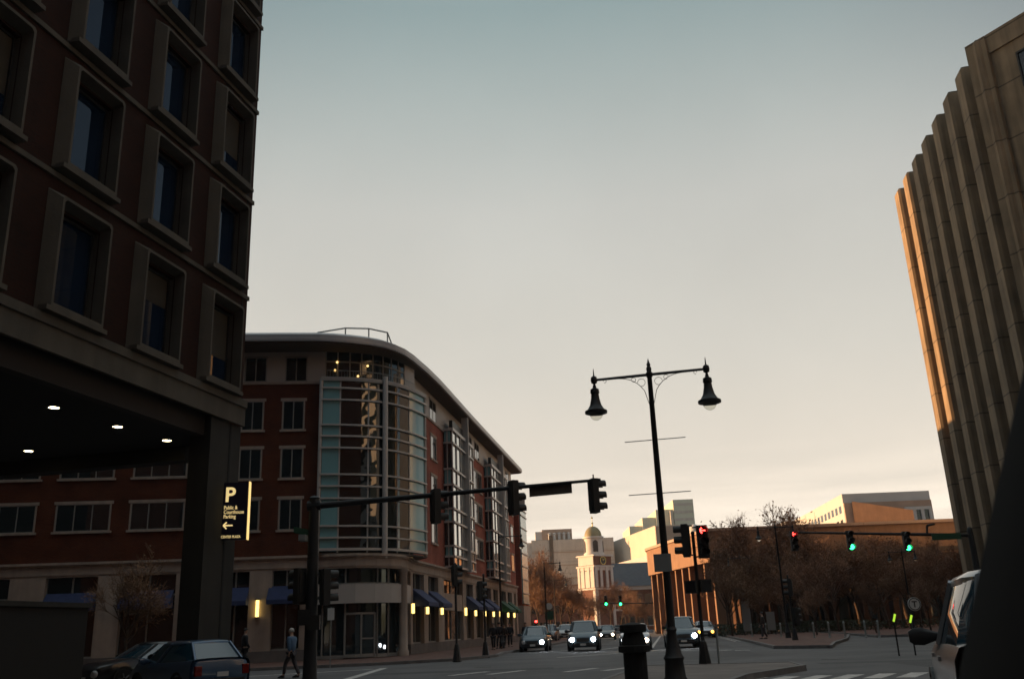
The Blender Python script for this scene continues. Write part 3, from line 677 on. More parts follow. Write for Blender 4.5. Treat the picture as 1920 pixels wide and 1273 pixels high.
# ------------------------------------------------------------------ ribbed tower block on the right
RB = Fac((32.88,70), 9, -1)
rb = thing('ribbed_building', 'tall grey block with vertical ribs, its far edge lit orange by the sun', 'building', (32.88,70,0))
Bc = RB.P(-21,0,0); Dc = Bc+Vector((.5,-.866,0))*16
RB2 = Fac((Bc.x,Bc.y), 150, 1)
if RB2.n.x > 0: RB2 = Fac((Bc.x,Bc.y), 150, -1)
bk = RB.P(0,-1.0,0); bk2 = RB.P(-21,-1.0,0)
m = MB().prism([tuple(RB.P(.3,-1.0,0)[:2]), tuple(RB.P(-20.6,-1.0,0)[:2]), tuple(RB2.P(16,-.1,0)[:2]), (60,48), (62,74)], 0, 34.2); m.build('wall', M['precast'], rb)
for i in range(8):
    s = -.55-2.93*i
    P = RB.P; hw = .62
    prof = [(-1.0, 0), (.02, 0)]
    mb = MB(); rings = []
    pl2 = [(s-hw,-1.0),(s-hw,.0),(s-hw+.06,.2),(s+hw-.06,.2),(s+hw,.0),(s+hw,-1.0)]
    for z, k in ((0,0),(34.85,0),(35.05,.12)):
        rings.append([tuple(P(a + (s-a)*k*.25, n if n < -.5 else n-k*.9, z)) for a, n in pl2])
    mb.loft(rings); mb.build('rib', M['precast'], rb)
    if i < 7:
        c = s-1.465
        for z in range(9):
            zz = 3.0+z*3.5
            wq = MB().fb(RB, c-.62, c+.1, -.985, -.93, zz, zz+2.1).build('window', M['glass'], rb)
        mb = MB(); mb.fb(RB, c-.8, c+.8, -.99, -.72, 34.2, 34.55); mb.build('parapet', M['precast'], rb)
m = MB(); m.fb(RB2, -.1, 16, -.09, .0, 0, 35.0); m.fb(RB2, -.4, .9, .002, .3, 0, 35.1); m.fb(RB2, -.4, 16, .004, .12, 33.9, 35.2); m.build('end_wall', M['precast'], rb)
for z in range(9):
    for k in range(4):
        o = MB().fb(RB2, 2.5+k*3.4, 4.3+k*3.4, .004, .05, 2.8+z*3.5, 4.9+z*3.5).build('window', M['glass'], rb)
        mb = MB(); mb.fb(RB2, 2.42+k*3.4, 2.5+k*3.4, .004, .15, 2.7+z*3.5, 5.0+z*3.5); mb.fb(RB2, 2.5+k*3.4, 4.3+k*3.4, .052, .16, 4.9+z*3.5, 5.0+z*3.5); mb.fb(RB2, 3.35+k*3.4, 3.42+k*3.4, .052,.1,2.8+z*3.5,4.9+z*3.5); mb.build('window_frame', M['frame_dk'], o)
# added lit block behind it, there only for the corner bay's reflections
# ------------------------------------------------------------------ civic building behind the plaza trees
a = at(1325,990,112); cvx0 = a.x; zc = at(1500,989,112).z; zb2 = at(1500,1046,112).z
b = at(1212,1031,139)
cv = thing('civic_building', 'wide low brown building with a heavy flat upper storey over recessed columns', 'building', (cvx0,112,0))
poly = [(cvx0,112),(92,112),(92,150),(b.x+2,150),(b.x,139)]
zc2 = zc
MB().prism(poly, zb2, zc).build('upper_storey', M['copper_band'], cv)
MB().prism(inset(poly[::-1],.25) if False else [(cvx0-.25,111.75),(92.2,111.75),(92.2,150),(b.x+2,150.2),(b.x-.25,139)], zc+.003, zc+.35).build('coping', M['far_brown'], cv)
ip = [(cvx0+3.2,115),(91,115),(91,149),(b.x+6,149),(b.x+3.4,139)]
MB().prism(ip, 0, zb2).build('wall', M['brick_civic'], cv)
sdir = Vector((b.x-cvx0, 139-112)).normalized()
for k in range(10):
    q = Vector((cvx0+.6,112.6))+sdir*(k*2.95)
    MB().box(q.x-.3,q.x+1.5,q.y-.35,q.y+.35,0,zb2-.002).build('column', M['copper_band'], cv)
for k in range(16):
    x = cvx0+3.5+k*3.6
    MB().box(x-.35,x+.35,112.5,114,0,zb2-.002).build('column', M['brick_civic'], cv)
for k in range(15):
    x = cvx0+5.3+k*3.6
    for z in (1.0,5.2): 
        o = MB().box(x-1.1,x+1.1,114.9,114.96,z,z+2.8).build('window', M['glass'], cv)
MB().prism([(cvx0+.5,111.97),(91.5,111.97),(91.5,111.995),(cvx0+.5,111.995)], zb2+.2, zb2+.75).build('shadow_gap', M['soffit'], cv)  # dark strip stands in for shade along the foot of the band
# white slanted building on the skyline
Fw = 150
p1 = at(1578,926,Fw); p0 = at(1478,976,Fw*1.30); p2 = at(1742,924,Fw*1.0)
wb = thing('white_block', 'white block with rows of windows and a brown end wall on the skyline', 'building', (p1.x,p1.y,0))
poly = [(p0.x,p0.y),(p1.x,p1.y),(p2.x,p2.y),(p2.x+6,p2.y+60),(p0.x+10,p0.y+20)]
MB().prism(poly, 0, p1.z).build('wall', M['far_white'], wb)
WF = Fac((p1.x,p1.y), math.degrees(math.atan2(p0.x-p1.x,p0.y-p1.y)), -1)
if WF.n.x > 0: WF = Fac((p1.x,p1.y), math.degrees(math.atan2(p0.x-p1.x,p0.y-p1.y)), 1)
Lw = (Vector(p0[:2])-Vector(p1[:2])).length
for zf in (2.9, 5.1):
    for k in range(16):
        s = 1.5+k*(Lw-3)/16
        MB().fb(WF, s, s+(Lw-3)/16*.55, .005, .03, p1.z-zf, p1.z-zf+1.15).build('window', M['glass'], wb)
fr_ = MB(); fr_.box(p1.x+.02, p2.x-.02, p1.y-.32, p1.y-.02, 0, p1.z-1.5); fr_.build('end_wall', M['far_brown'], wb)
q0 = at(1596,940,Fw-.6); q1 = at(1692,962,Fw-.6)
wdg = MB(); v = [(q0.x,q0.y-.2,q0.z),(q0.x,q0.y-.2,4),(q1.x,q1.y-4.2,4),(q1.x,q1.y-4.2,q1.z),(q1.x,q1.y+.3,q1.z),(q1.x,q1.y+.3,4)]
wdg.add(v, [(0,1,2,3),(3,2,5,4),(0,3,4)]); wdg.build('angled_wing', M['copper_band'], wb)
o = MB().box(at(1695,945,Fw).x, at(1738,945,Fw).x, Fw-.5, Fw-.325, p1.z-9, p1.z-3).build('window', M['glass'], wb)
mm_ = MB()
for k in range(4):
    x = at(1694+k*15,945,Fw).x; mm_.box(x-.25,x+.25,Fw-.8,Fw-.505,p1.z-9,p1.z-2.6)
for z in (2.8,5.6,9.2): mm_.box(at(1693,945,Fw).x, at(1740,945,Fw).x, Fw-.85, Fw-.805, p1.z-z-.25, p1.z-z+.25)
mm_.build('window_frame', M['far_white'], o)
MB().box(at(1470,984,190).x, at(1500,984,190).x, 188, 196, 0, at(1480,978,190).z).build('low_wing', M['far_white'], wb)
# ------------------------------------------------------------------ church
CY = 230
cpx = at(1118,1100,CY); ppm = 1711/ (CF.dot(Vector((cpx.x,CY,0)))*1.0)
def cz(y, x=1118): return at(x,y,CY).z
chh = thing('church', 'old church with stepped white and brick clock tower, small dome and slate roof', 'church', (cpx.x,CY,0))
rot = R(38)
def sq(hw, c=None, r=rot):
    c = c or (cpx.x,CY); return [(c[0]+hw*1.414*math.cos(r+R(45)+k*math.pi/2), c[1]+hw*1.414*math.sin(r+R(45)+k*math.pi/2)) for k in range(4)]
hw = 2.95
MB().prism(sq(hw), 0, cz(1105)).build('tower_base', M['church_brick'], chh)
MB().prism(sq(hw+.02), cz(1105)+.002, cz(1064)).build('belfry_stage', M['church_brick'], chh)
MB().prism(sq(hw+.35), cz(1064), cz(1061)).build('cornice', M['church_white'], chh)
MB().prism(sq(hw+.3), cz(1106), cz(1103)).build('cornice', M['church_white'], chh)
MB().prism(sq(hw-.1), cz(1061)+.002, cz(1044)).build('clock_stage', M['church_brick'], chh)
MB().prism(sq(hw+.25), cz(1044), cz(1041)).build('cornice', M['church_white'], chh)
# white pilasters on every corner and face
pm_ = MB()
def onface(k, u, n, z0, z1, w_, dep, mb):
    ang = rot+k*math.pi/2; nx, ny = math.cos(ang), math.sin(ang); tx, ty = -ny, nx
    c = Vector((cpx.x+nx*n+tx*u, CY+ny*n+ty*u))
    mb.hexa([(c.x+tx*a*w_+nx*d_, c.y+ty*a*w_+ny*d_, z) for z in (z0,z1) for a, d_ in ((-.5,0),(.5,0),(.5,dep),(-.5,dep))])
for k in range(4):
    for u in (-2.55,-.95,.95,2.55): onface(k, u, hw+.025, cz(1102), cz(1064), .75, .25, pm_)
    for u in (-2.6,2.6): onface(k, u, hw+.005, 0, cz(1107), .8, .2, pm_)
    onface(k, 0, hw+.03, cz(1070), cz(1064)-.01, 5.6, .12, pm_)
pm_.build('pilaster', M['church_white'], chh)
lf = MB(); onface(2, 0, hw+.026, cz(1102), cz(1071), 5.6, .1, lf); onface(2, 0, hw-.07, cz(1060), cz(1044), 5.4, .1, lf); lf.build('white_facing', M['church_white'], chh)  # white sheet on the sunlit face only, its brightness put into the colour
ck = MB()
cl = []
for k in (1,3,0):
    ang = rot+k*math.pi/2; nx, ny = math.cos(ang), math.sin(ang)
    c_ = Vector((cpx.x+nx*(hw-.09), CY+ny*(hw-.09), (cz(1060)+cz(1044))/2))
    o = MB().lathe([(1.02,0),(1.02,.15)], c_, 20, (nx,ny,0)).build('clock_face', M['frame_dk'], chh)
    h = MB(); t = Vector((-ny,nx,0)); e = c_+Vector((nx,ny,0))*.17
    h.lathe([(.86,-.01),(.98,-.01),(.98,.03),(.86,.03)], e, 20, (nx,ny,0), ring=True); h.tube(e, e+t*.45+Vector((0,0,.4)), .07, n=4); h.tube(e, e-t*.1+Vector((0,0,.75)), .06, n=4)
    h.build('clock_hands', M['gold'], o)
# cupola
ct = MB(); r0 = 2.25
ct.lathe([(r0+.25,cz(1041)),(r0+.25,cz(1037)),(r0,cz(1037)),(r0,cz(1010)),(r0+.35,cz(1009)),(r0+.35,cz(1006)),(r0-.2,cz(1006))], (cpx.x,CY,0), 16); ct.build('cupola', M['church_white'], chh, smooth=30)
for k in range(4):
    an = R(-83+k*90); n_ = Vector((math.cos(an),math.sin(an),0)); c_ = Vector((cpx.x,CY,0))+n_*r0
    t_ = Vector((-n_.y,n_.x,0)); o = MB(); z0, z1 = cz(1035), cz(1018)
    pts = [(-.62,z0),(.62,z0),(.62,z1)]+[(.62*math.cos(R(x)),z1+.62*math.sin(R(x))) for x in (30,60,90,120,150)]+[(-.62,z1)]
    n = len(pts); o.add([tuple(c_+t_*a-n_*.2+Vector((0,0,z))) for a, z in pts]+[tuple(c_+t_*a+n_*.06+Vector((0,0,z))) for a, z in pts], [tuple(range(n))[::-1],tuple(range(n,2*n))]+[(i,(i+1)%n,n+(i+1)%n,n+i) for i in range(n)])
    o.build('arched_opening', M['frame_dk'], chh)
dz0, dz1 = cz(1006), cz(986)
MB().lathe([((r0-.1)*math.cos(R(t)), dz0+(dz1-dz0)*math.sin(R(t))) for t in range(0,91,10)], (cpx.x,CY,0), 20).build('dome', M['dome'], chh, smooth=True)
MB().lathe([(.16,dz1-.1),(.12,dz1+.5),(.3,dz1+.7),(.06,dz1+1.0),(.05,cz(972)),(.28,cz(971)),(0,cz(967))], (cpx.x,CY,0), 10).build('finial', M['gold'], chh)
# nave
nx0, nx1 = at(1148,1080,CY+8).x, at(1246,1080,CY+14).x
zr, ze = at(1190,1055,CY+20).z, at(1190,1098,CY+8).z
nv = MB().box(nx0-6, nx1, CY+9, CY+29, 0, ze); nv.build('nave_wall', M['church_brick'], chh)
MB().add([(nx0-6,CY+8.2,ze+.003),(nx1+.6,CY+8.2,ze+.003),(nx1+.6,CY+29.8,ze+.003),(nx0-6,CY+29.8,ze+.003),(nx0-6,CY+19,zr),(nx1+.6,CY+19,zr)], [(0,1,5,4),(1,2,5),(2,3,4,5),(3,0,4),(0,3,2,1)]).build('roof', M['slate'], chh)
nt_ = MB(); nt_.box(nx0, nx1+.4, CY+8.6, CY+8.97, ze-.9, ze-.002); nt_.box(nx0, nx1+.2, CY+8.8, CY+8.97, ze*.45, ze*.45+.5); nt_.build('nave_cornice', M['church_white'], chh)
for k in range(6):
    x = nx0+2+k*(nx1-nx0-3)/5
    for z, h_ in ((1.2,2.2),(ze*.52,3.2)):
        if z+h_ > ze-1: h_ = ze-1.1-z
        o = MB().box(x-.8,x+.8,CY+8.9,CY+8.98,z,z+h_).build('window', M['glass'], chh)
        MB().box(x-.95,x+.95,CY+8.85,CY+8.99,z-.22,z-.02).build('sill', M['church_white'], o)
# ------------------------------------------------------------------ distant blocks
def block(name, label, m, xa, xb, ytop, Y, dep, top2=None):
    a = at(xa, ytop, Y); b = at(xb, ytop, Y)
    o = thing(name, label, 'building', ((a.x+b.x)/2, Y, 0))
    z = at((xa+xb)/2, ytop, Y).z
    MB().box(a.x, b.x, Y, Y+dep, 0, z).build('wall', m, o); return o, a.x, b.x, z
o, x0, x1, z1 = block('hospital_block', 'big blank grey concrete block with a rooftop plant room', M['far_grey'], 996, 1150, 1010, 340, 60)
MB().box(x0-5, x0-.01, 342, 395, 0, z1-.6).build('stair_tower', M['far_white'], o)  # pale box: sunlight on the block's left edge put into its colour
a = at(1016,993,345); b = at(1072,993,345); MB().box(a.x, b.x, 345, 375, z1+.003, a.z).build('plant_room', M['far_brown'], o)
MB().box(a.x-2.5, a.x-.01, 346, 360, z1+.003, a.z-.6).build('plant_room', M['far_white'], o)  # pale box stands in for the plant room's sunlit left edge
for x in (1034,): q = at(x,1030,339.9); MB().box(q.x-.7,q.x+.7,339.7,339.99,q.z-7,q.z+5).build('louvre', M['soffit'], o)
mb = MB()
for k in range(1,7): mb.box(x0, x1, 339.88, 339.99, z1*k/7-.12, z1*k/7+.12)
mb.build('panel_joint', M['far_brown'], o)
for k in range(5):
    q = at(1030+k*9,1002,346); MB().lathe([(.5,0),(.5,2.2),(.8,2.4),(0,2.8)], (q.x,344,z1+.1), 8).build('roof_vent', M['far_white'], o)
# low dark brick row
o, x0, x1, z1 = block('low_brick_row', 'low dark brick row with a flat roof beside the church', M['church_brick'], 975, 1090, 1118, 210, 16)
MB().box(x0-.3, x1+.3, 209.7, 226.3, z1+.003, z1+.5).build('parapet', M['soffit'], o)
for k in range(9):
    x = x0+1.2+k*(x1-x0-2)/9
    for z in (1.0, z1*.55): MB().box(x-.1,x+.9,209.9,209.99,z,z+1.6).build('window', M['glass'], o)
o, x0, x1, z1 = block('pale_gable_house', 'small pale block lit orange above the low brick roof', M['far_cream'], 1056, 1086, 1098, 250, 20)
MB().box(x0-.3,x1+.3,249.7,270.3,z1+.003,z1+.4).build('coping', M['far_brown'], o)
# cream slab with a sunlit flank
c1 = at(1228,985,300); c0_ = at(1134,1009,300*1.22); c2 = at(1276,985,300)
o = thing('cream_block', 'cream office slab whose long flank is lit by the low sun', 'building', (c1.x,300,0))
MB().prism([(c0_.x,c0_.y),(c1.x,c1.y),(c2.x,c2.y),(c2.x+12,c2.y+50),(c0_.x+12,c0_.y+30)], 0, c1.z).build('wall', M['far_cream'], o)
MB().box(c1.x+.02, c2.x, 299.6, 299.98, 0, c1.z-.3).build('end_wall', M['far_brown'], o)  # brown sheet puts the shade of the end face into colour
g0 = at(1170,1060,290); g1 = at(1226,1060,290); gz0 = at(1200,1062,290).z; gz1 = at(1200,1040,290).z
MB().prism([(g0.x,g0.y+45),(g1.x,288),(g1.x+4,290),(g0.x+4,g0.y+47)], 0, gz1).build('lower_wing', M['far_white'], o)
for x_ in (1177,1184): q = at(x_,1080,285); MB().box(q.x-.55,q.x+.55,284,286,0,at(x_,1056,285).z).build('stair_shaft', M['far_cream'], o)
o = thing('greenish_tower', 'pale greenish stepped tower rising highest on the far skyline', 'building', (at(1245,960,420).x,420,0))
for i, (xa, xb, yt, Y) in enumerate(((1180,1206,986,426),(1204,1231,970,424),(1229,1262,955,422),(1261,1299,936,420))):
    a = at(xa,yt,Y); b = at(xb,yt,Y); MB().box(a.x, b.x-.02, Y, Y+30, 0, at((xa+xb)/2,yt,Y).z).build('tower_stage', M['far_green'], o)
MB().box(at(1256,960,420).x, at(1261,960,420).x, 419, 421.9, 0, at(1258,957,420).z).build('corner_strip', M['far_cream'], o)
mb = MB()
a = at(1261,940,420); b = at(1299,940,420)
for k in range(14): mb.box(a.x+.3, b.x-.3, 419.9, 419.98, a.z-2-k*3.4, a.z-2-k*3.4+1.2)
mb.build('window_band', M['far_grey'], o)
o = thing('rooftop_dome', 'small bright white dome on a low roof right of the tall lamp', 'dome', (at(1302,985,200).x,200,0))
q = at(1302,992,200); MB().lathe([(1.1,q.z-3),(1.1,q.z)]+[(1.1*math.cos(R(t)),q.z+1.1*math.sin(R(t))) for t in range(0,91,15)], (q.x,200,0), 14).build('dome', M['far_white'], o, smooth=True)
MB().box(q.x-8,q.x+8,199,215,0,q.z-3).build('drum', M['far_brown'], o)
# unseen tower, slab and block added to be mirrored in the corner bay
o = thing('bank_tower', 'pale stone tower beyond the ribbed block, on the near side of the crossing', 'building', (50,12,0))
MB().prism([(39,-4),(60,-7),(64,22),(42,25)], 0, 46).build('wall', M['far_white'], o)
mb = MB()
for k in range(12): mb.prism([(38.8,-4),(39.6,-4),(42.6,25),(41.8,25)], 4+k*3.5, 5.7+k*3.5)
mb.build('window_band', M['glass'], o)
o = thing('court_slab', 'dark brick slab closing the street behind the camera', 'building', (-5,-45,0))  # unseen, added so the bay's middle panes mirror something dark
MB().box(-60,85,-60,-42,0,56).build('wall', M['brick_dark'], o)
o = thing('hotel_block', 'sunlit pale block hidden behind the ribbed tower', 'building', (62,112,0))  # unseen, added as a lit surface for the bay glass to mirror
MB().prism([(48,93),(66,86),(74,100),(56,108)], 0, 38).build('wall', M['far_white'], o)
# ------------------------------------------------------------------ street lamps
def make_lamp(h, arm, sides, label, group=None, rods=False, sc_=1.0, ps=1.0):
    t = thing('street_lamp', label, 'street lamp', (0,0,0), 0, group, True)
    MB().lathe([(.3,0),(.3,.12),(.25,.2),(.22,.55),(.25,.62),(.2,.7),(.13,1.05),(.11,1.2),(.13,1.25),(.1,1.32)], n=14).build('lamp_base', M['black'], t, smooth=40)
    MB().lathe([(.1,1.321),(.062,h-.25),(.085,h-.22),(.085,h-.12),(.06,h-.1)], n=12).build('pole', M['black'], t, smooth=40)
    MB().lathe([(.06,h-.099),(.07,h),(.04,h+.06),(.055,h+.1),(.03,h+.16),(0,h+.28)], n=10).build('finial', M['black'], t, smooth=40)
    for s in sides:
        a = MB(); a.tube((s*.05,0,h-.17),(s*arm,0,h-.17),.04,.034,8)
        pts = []
        for k in range(9):
            u = k/8; pts.append((s*(.06+.75*u**1.0), 0, h-.17-.75*(1-math.sqrt(max(0,1-(1-u)**2)))-.03))
        a.path(pts, .009, 5)
        for cx_, cz_, r_ in ((.22,-.36,.1),(.42,-.27,.06),(arm-.28,-.23,.04)):
            a.path([(s*(cx_+r_*math.cos(R(q))),0,h+cz_+r_*math.sin(R(q))) for q in range(0,330,30)], .008, 4)
        a.lathe([(0,-.12),(.075,-.08),(.09,0),(.075,.08),(.02,.12),(.008,.3),(0,.32)], (s*arm,0,h-.17), 10)
        a.build('arm', M['black'], t)
        p_ = MB().lathe([(.03,h-.28),(.05,h-.36),(.05,h-.38),(.11,h-.42),(.12,h-.52),(.1,h-.54),(.11,h-.66),(.15,h-.84),(.22,h-.96),(.29,h-1.0),(.29,h-1.06),(.2,h-1.08)], (s*arm,0,0), 18).build('lamp_shade', M['black'], t, smooth=35)
        if ps != 1: pass
        MB().lathe([(.17,h-1.07)]+[(.17*math.cos(R(q)),h-1.08-.17*math.sin(R(q))) for q in range(0,91,15)], (s*arm,0,0), 14).build('globe', M['globe'], p_, smooth=True)
    if rods:
        for z in (5.84,4.49):
            MB().tube((-.77,0,z),(.77,0,z),.012,n=5).build('banner_rod', M['grey_metal'], t)
    return t
q = G(1268,1285)
L1 = make_lamp(7.72, 1.45, (-1,1), 'tall black twin pendant street lamp with thin banner rods, standing near the litter bin', 'twin pendant street lamps', rods=True)
place(L1, (q.x,q.y,0), R(-13.5))
sp_ = at(1245,1055,q.y)
m = MB().box(-.21,.21,-.02,.0,-.21,.21); m = m.build('square_sign_plate', M['plate_grey'], L1); m.location = (sp_.x-q.x-.02,-.12,sp_.z)
m = MB(); m.path([(-.16,-.1,0),(-.2,-.1,.08)], .012); 
Lp = make_lamp(9.2, 1.45, (-1,1), 'black twin pendant street lamp in front of the plaza trees', 'twin pendant street lamps')
place(Lp, (17.9,65.2,0), R(-4)); Lp.scale = (1,1,at(1460,982,65.2).z/9.3); Lp.scale = (at(1460,982,65.2).z/9.3,)*3
Lq = copy_tree(Lp); qq = at(1388,1050,96); place(Lq, (qq.x,96,0), R(-3), 'thin twin pendant lamp with its heads against the dark band of the civic building', scale=.95)
Lq.scale = (at(1388,1040,96).z/9.4,)*3
Lr = copy_tree(Lp); qq = at(1688,1020,70); place(Lr, (qq.x,70,0), R(-4), 'twin lamp behind the second green light on the right signal arm'); Lr.scale = (at(1688,1028,70).z/9.4,)*3
Ls = make_lamp(9.2, 1.9, (1,), 'single armed black street lamp against the grey block at the end of the street', 'single arm street lamps')
qq = at(1022,1100,95); place(Ls, (qq.x,95,0), R(-6)); Ls.scale = (at(1022,1052,95).z/9.3,)*3
Lt = copy_tree(Ls); qq = at(1039,1100,125); place(Lt, (qq.x,125,0), R(-6), 'smaller single armed lamp just right of the taller one beside the church'); Lt.scale = (at(1039,1084,125).z/9.3,)*3
Lu = copy_tree(Ls); qq = at(938,1100,70); place(Lu, (qq.x,70,0), R(-6), 'single armed lamp in front of the second square glass bay'); Lu.scale = (at(938,1000,70).z/9.3,)*3
# ------------------------------------------------------------------ traffic signals
def sig_mesh():
    b_ = MB(); b_.box(-.17,.17,-.12,.1,0,1.05); b_.box(-.13,.13,-.16,-.12,.08,.97)
    v = MB()
    for k in range(3):
        z = .19+k*.34; n = 12; rr = .145
        ring = lambda y, sc: [(rr*sc*math.cos(R(a)), y, z+rr*sc*math.sin(R(a))) for a in range(-30,211,20)]
        A, B = ring(.1,1), ring(.36,1.0); A2, B2 = ring(.1,.93), ring(.36,.93); k_ = len(A)
        v.add(A+B+B2+A2, [(i,i+1,k_+i+1,k_+i) for i in range(k_-1)]+[(k_+i,k_+i+1,2*k_+i+1,2*k_+i) for i in range(k_-1)]+[(2*k_+i,2*k_+i+1,3*k_+i+1,3*k_+i) for i in range(k_-1)])
    l = MB().lathe([(.14,.101),(.11,.13),(0,.145)], (0,0,0), 14, (0,1,0))
    return b_.mesh('signal_head', M['signal_body'], bevel=.015), v.mesh('visor', M['signal_body']), l
SB, SV, _l = sig_mesh()
lens = {k: MB().lathe([(.14,.101),(.11,.13),(0,.145)], (0,0,0), 14, (0,1,0)).mesh('lens', M[k]) for k in ('lens_off','red_on','green_on')}
def arrow_mesh():
    a = MB(); 
    for p0_, p1_ in (((-.09,0),(.09,0)),((.1,0),(.02,.085)),((.1,0),(.02,-.085))):
        a.tube((p0_[0],.128,p0_[1]),(p1_[0],.128,p1_[1]),.024,n=6)
    return a.mesh('arrow', M['red_on'])
AR = arrow_mesh()
def head(parent, loc, rz, lit=None, arrow=False):
    """signal head; local +y faces the traffic; lit: 0 bottom .. 2 top"""
    o = link('signal_head', SB, parent, loc, rz); link('visor', SV, o)
    for k in range(3):
        key = 'lens_off'
        if lit == k and not arrow: key = 'green_on' if k == 0 else 'red_on'
        link('lens', lens[key], o, (0,0,.19+k*.34))
    if arrow: link('arrow', AR, o, (0,.0,.19+2*.34))
    return o
TOCAM = R(180)
q = G(580,1290); mx, my = q.x, q.y
mp_ = thing('signal_mast', 'tall dark signal pole with a long arm reaching right over the street', 'traffic signal', (mx,my,0), local=True)
e0 = at(597,948,my)-Vector((mx,my,0)); e1 = at(1126,899,my)-Vector((mx,my,0))
zt_ = at(598,934,my).z
MB().lathe([(.26,0),(.26,.1),(.21,.3),(.19,1.0),(.15,zt_),(.17,zt_+.01),(.1,zt_+.07),(0,zt_+.09)], n=14).build('pole', M['pole'], mp_, smooth=40)
MB().tube((.1,0,e0.z),(e1.x,0,e1.z),.105,.045,10).build('arm', M['pole'], mp_, smooth=40)
MB().tube((-.2,0,e0.z-.0),(.2,0,e0.z+.02),.16,n=10).build('arm_clamp', M['pole'], mp_)
def armz(x): t = (x-.1)/(e1.x-.1); return e0.z+(e1.z-e0.z)*t
for px, lo in ((817,-.82),(963,-.78),(1114,-.95)):
    x = at(px,920,my).x-mx
    head(mp_, (x,.02,armz(x)+lo-.05), R(-62) if px != 1114 else R(-70))
    MB().tube((x,0,armz(x)+.18),(x,0,armz(x)-.06),.022,n=6).build('hanger', M['pole'], mp_)
x0, x1 = at(992,912,my).x-mx, at(1072,906,my).x-mx
o = MB(); o.hexa([(x0,.05,armz(x0)-.32),(x1,.05,armz(x1)-.32),(x1,.08,armz(x1)-.32),(x0,.08,armz(x0)-.32),(x0,.05,armz(x0)-.03),(x1,.05,armz(x1)-.03),(x1,.08,armz(x1)-.03),(x0,.08,armz(x0)-.03)]); o.build('sign_plate', M['concrete'], mp_)
head(mp_, (-.38,.0,2.35), R(55)); head(mp_, (.42,-.05,2.3), R(-60))
for z in (2.5,3.2): MB().tube((-.4,0,z),(.45,0,z),.03,n=6).build('bracket', M['pole'], mp_)
o = MB().box(-.36,-.02,-.2,-.1,1.75,2.2).build('pedestrian_signal', M['signal_body'], mp_)
o = MB().box(-.06,.32,-.34,-.2,1.62,2.02).build('pedestrian_signal', M['signal_body'], mp_)
a_ = at(552,993,my); b_ = at(588,1001,my); 
MB().hexa([(a_.x-mx,-.1,a_.z-.1),(b_.x-mx+.05,.0,b_.z-.1),(b_.x-mx+.05,.02,b_.z-.1),(a_.x-mx,-.08,a_.z-.1),(a_.x-mx,-.1,a_.z+.09),(b_.x-mx+.05,.0,b_.z+.09),(b_.x-mx+.05,.02,b_.z+.09),(a_.x-mx,-.08,a_.z+.09)]).build('street_name_plate', M['sign_green'], mp_)
MB().box(-.34,-.14,-.5,-.12,a_.z-.38,a_.z-.2).build('street_name_plate', M['plate_grey'], mp_)
x_ = at(622,1117,my).x-mx; z_ = at(622,1117,my).z; MB().box(x_-.14,x_+.14,.25,.27,z_-.09,z_+.09).build('red_plate', M['sign_red'], mp_)
MB().tube((.1,.26,z_),(x_,.26,z_),.02,n=6).build('bracket', M['pole'], mp_)
# small sign post behind
t = thing('sign_post', 'slim post with a small white plate in front of the corner entrance', 'sign', (at(619,1240,46).x,46,0))
MB().tube((t.location.x,46,0),(t.location.x,46,at(620,1138,46).z),.03,n=6).build('post', M['grey_metal'], t)
z_ = at(620,1150,46).z; MB().box(t.location.x-.16,t.location.x+.16,45.94,45.965,z_-.3,z_+.26).build('plate', M['sign_white'], t)
# pedestal signals
def pedestal(x, y, h, label, heads, group='pedestal traffic signals', peds=()):
    t = thing('pedestal_signal', label, 'traffic signal', (x,y,0), 0, group, True)
    MB().lathe([(.22,0),(.22,.06),(.2,.12),(.13,.65),(.1,.8),(.07,.84)], n=8).build('pole_base', M['black'], t)
    MB().lathe([(.06,.841),(.055,h),(.075,h+.01),(.05,h+.08),(0,h+.1)], n=10).build('pole', M['black'], t)
    for hx, hy, hz, rz, lit, arr in heads:
        head(t, (hx,hy,hz), rz, lit, arr)
        MB().tube((0,0,hz+.06),(hx,hy,hz+.06),.025,n=6).build('bracket', M['black'], t); MB().tube((0,0,hz+1.0),(hx,hy,hz+1.0),.025,n=6).build('bracket', M['black'], t)
    for hx, hy, hz, rz in peds:
        o = MB().box(-.2,.2,-.1,.1,0,.4).build('pedestrian_signal', M['signal_body'], t); o.location = (hx,hy,hz); o.rotation_euler = (0,0,rz)
        f = MB().box(-.16,.16,.101,.11,.04,.36).build('screen', M['lens_off'], o)
    return t
px, py = 5.66, 30.5
pedestal(px, py, 4.15, 'black pedestal signal showing a red left arrow beside the tall lamp', [(.28,-.12,3.36,TOCAM,2,True),(-.27,-.05,3.42,R(75),None,False)], peds=((.22,-.05,2.3,R(200)),(-.2,-.08,2.28,R(140))))
pedestal(-3.3, 47.0, 4.6, 'pedestal signal before the first square glass bay, unlit towards us', [(-.02,-.15,3.55,R(-70),None,False)])
pedestal(-2.1, 52.0, 4.3, 'pedestal signal further along the brick pavement, unlit and black', [(-.2,-.12,2.95,R(-70),None,False)])
qi = G(1492,1204); pedestal(qi.x, qi.y, at(1475,1080,qi.y).z, 'pedestal signal on the traffic island under the red light, heads turned sideways', [(.0,-.2,at(1475,1118,qi.y).z,R(70),None,False),(.22,.0,at(1475,1160,qi.y).z-.4,R(-60),None,False)])
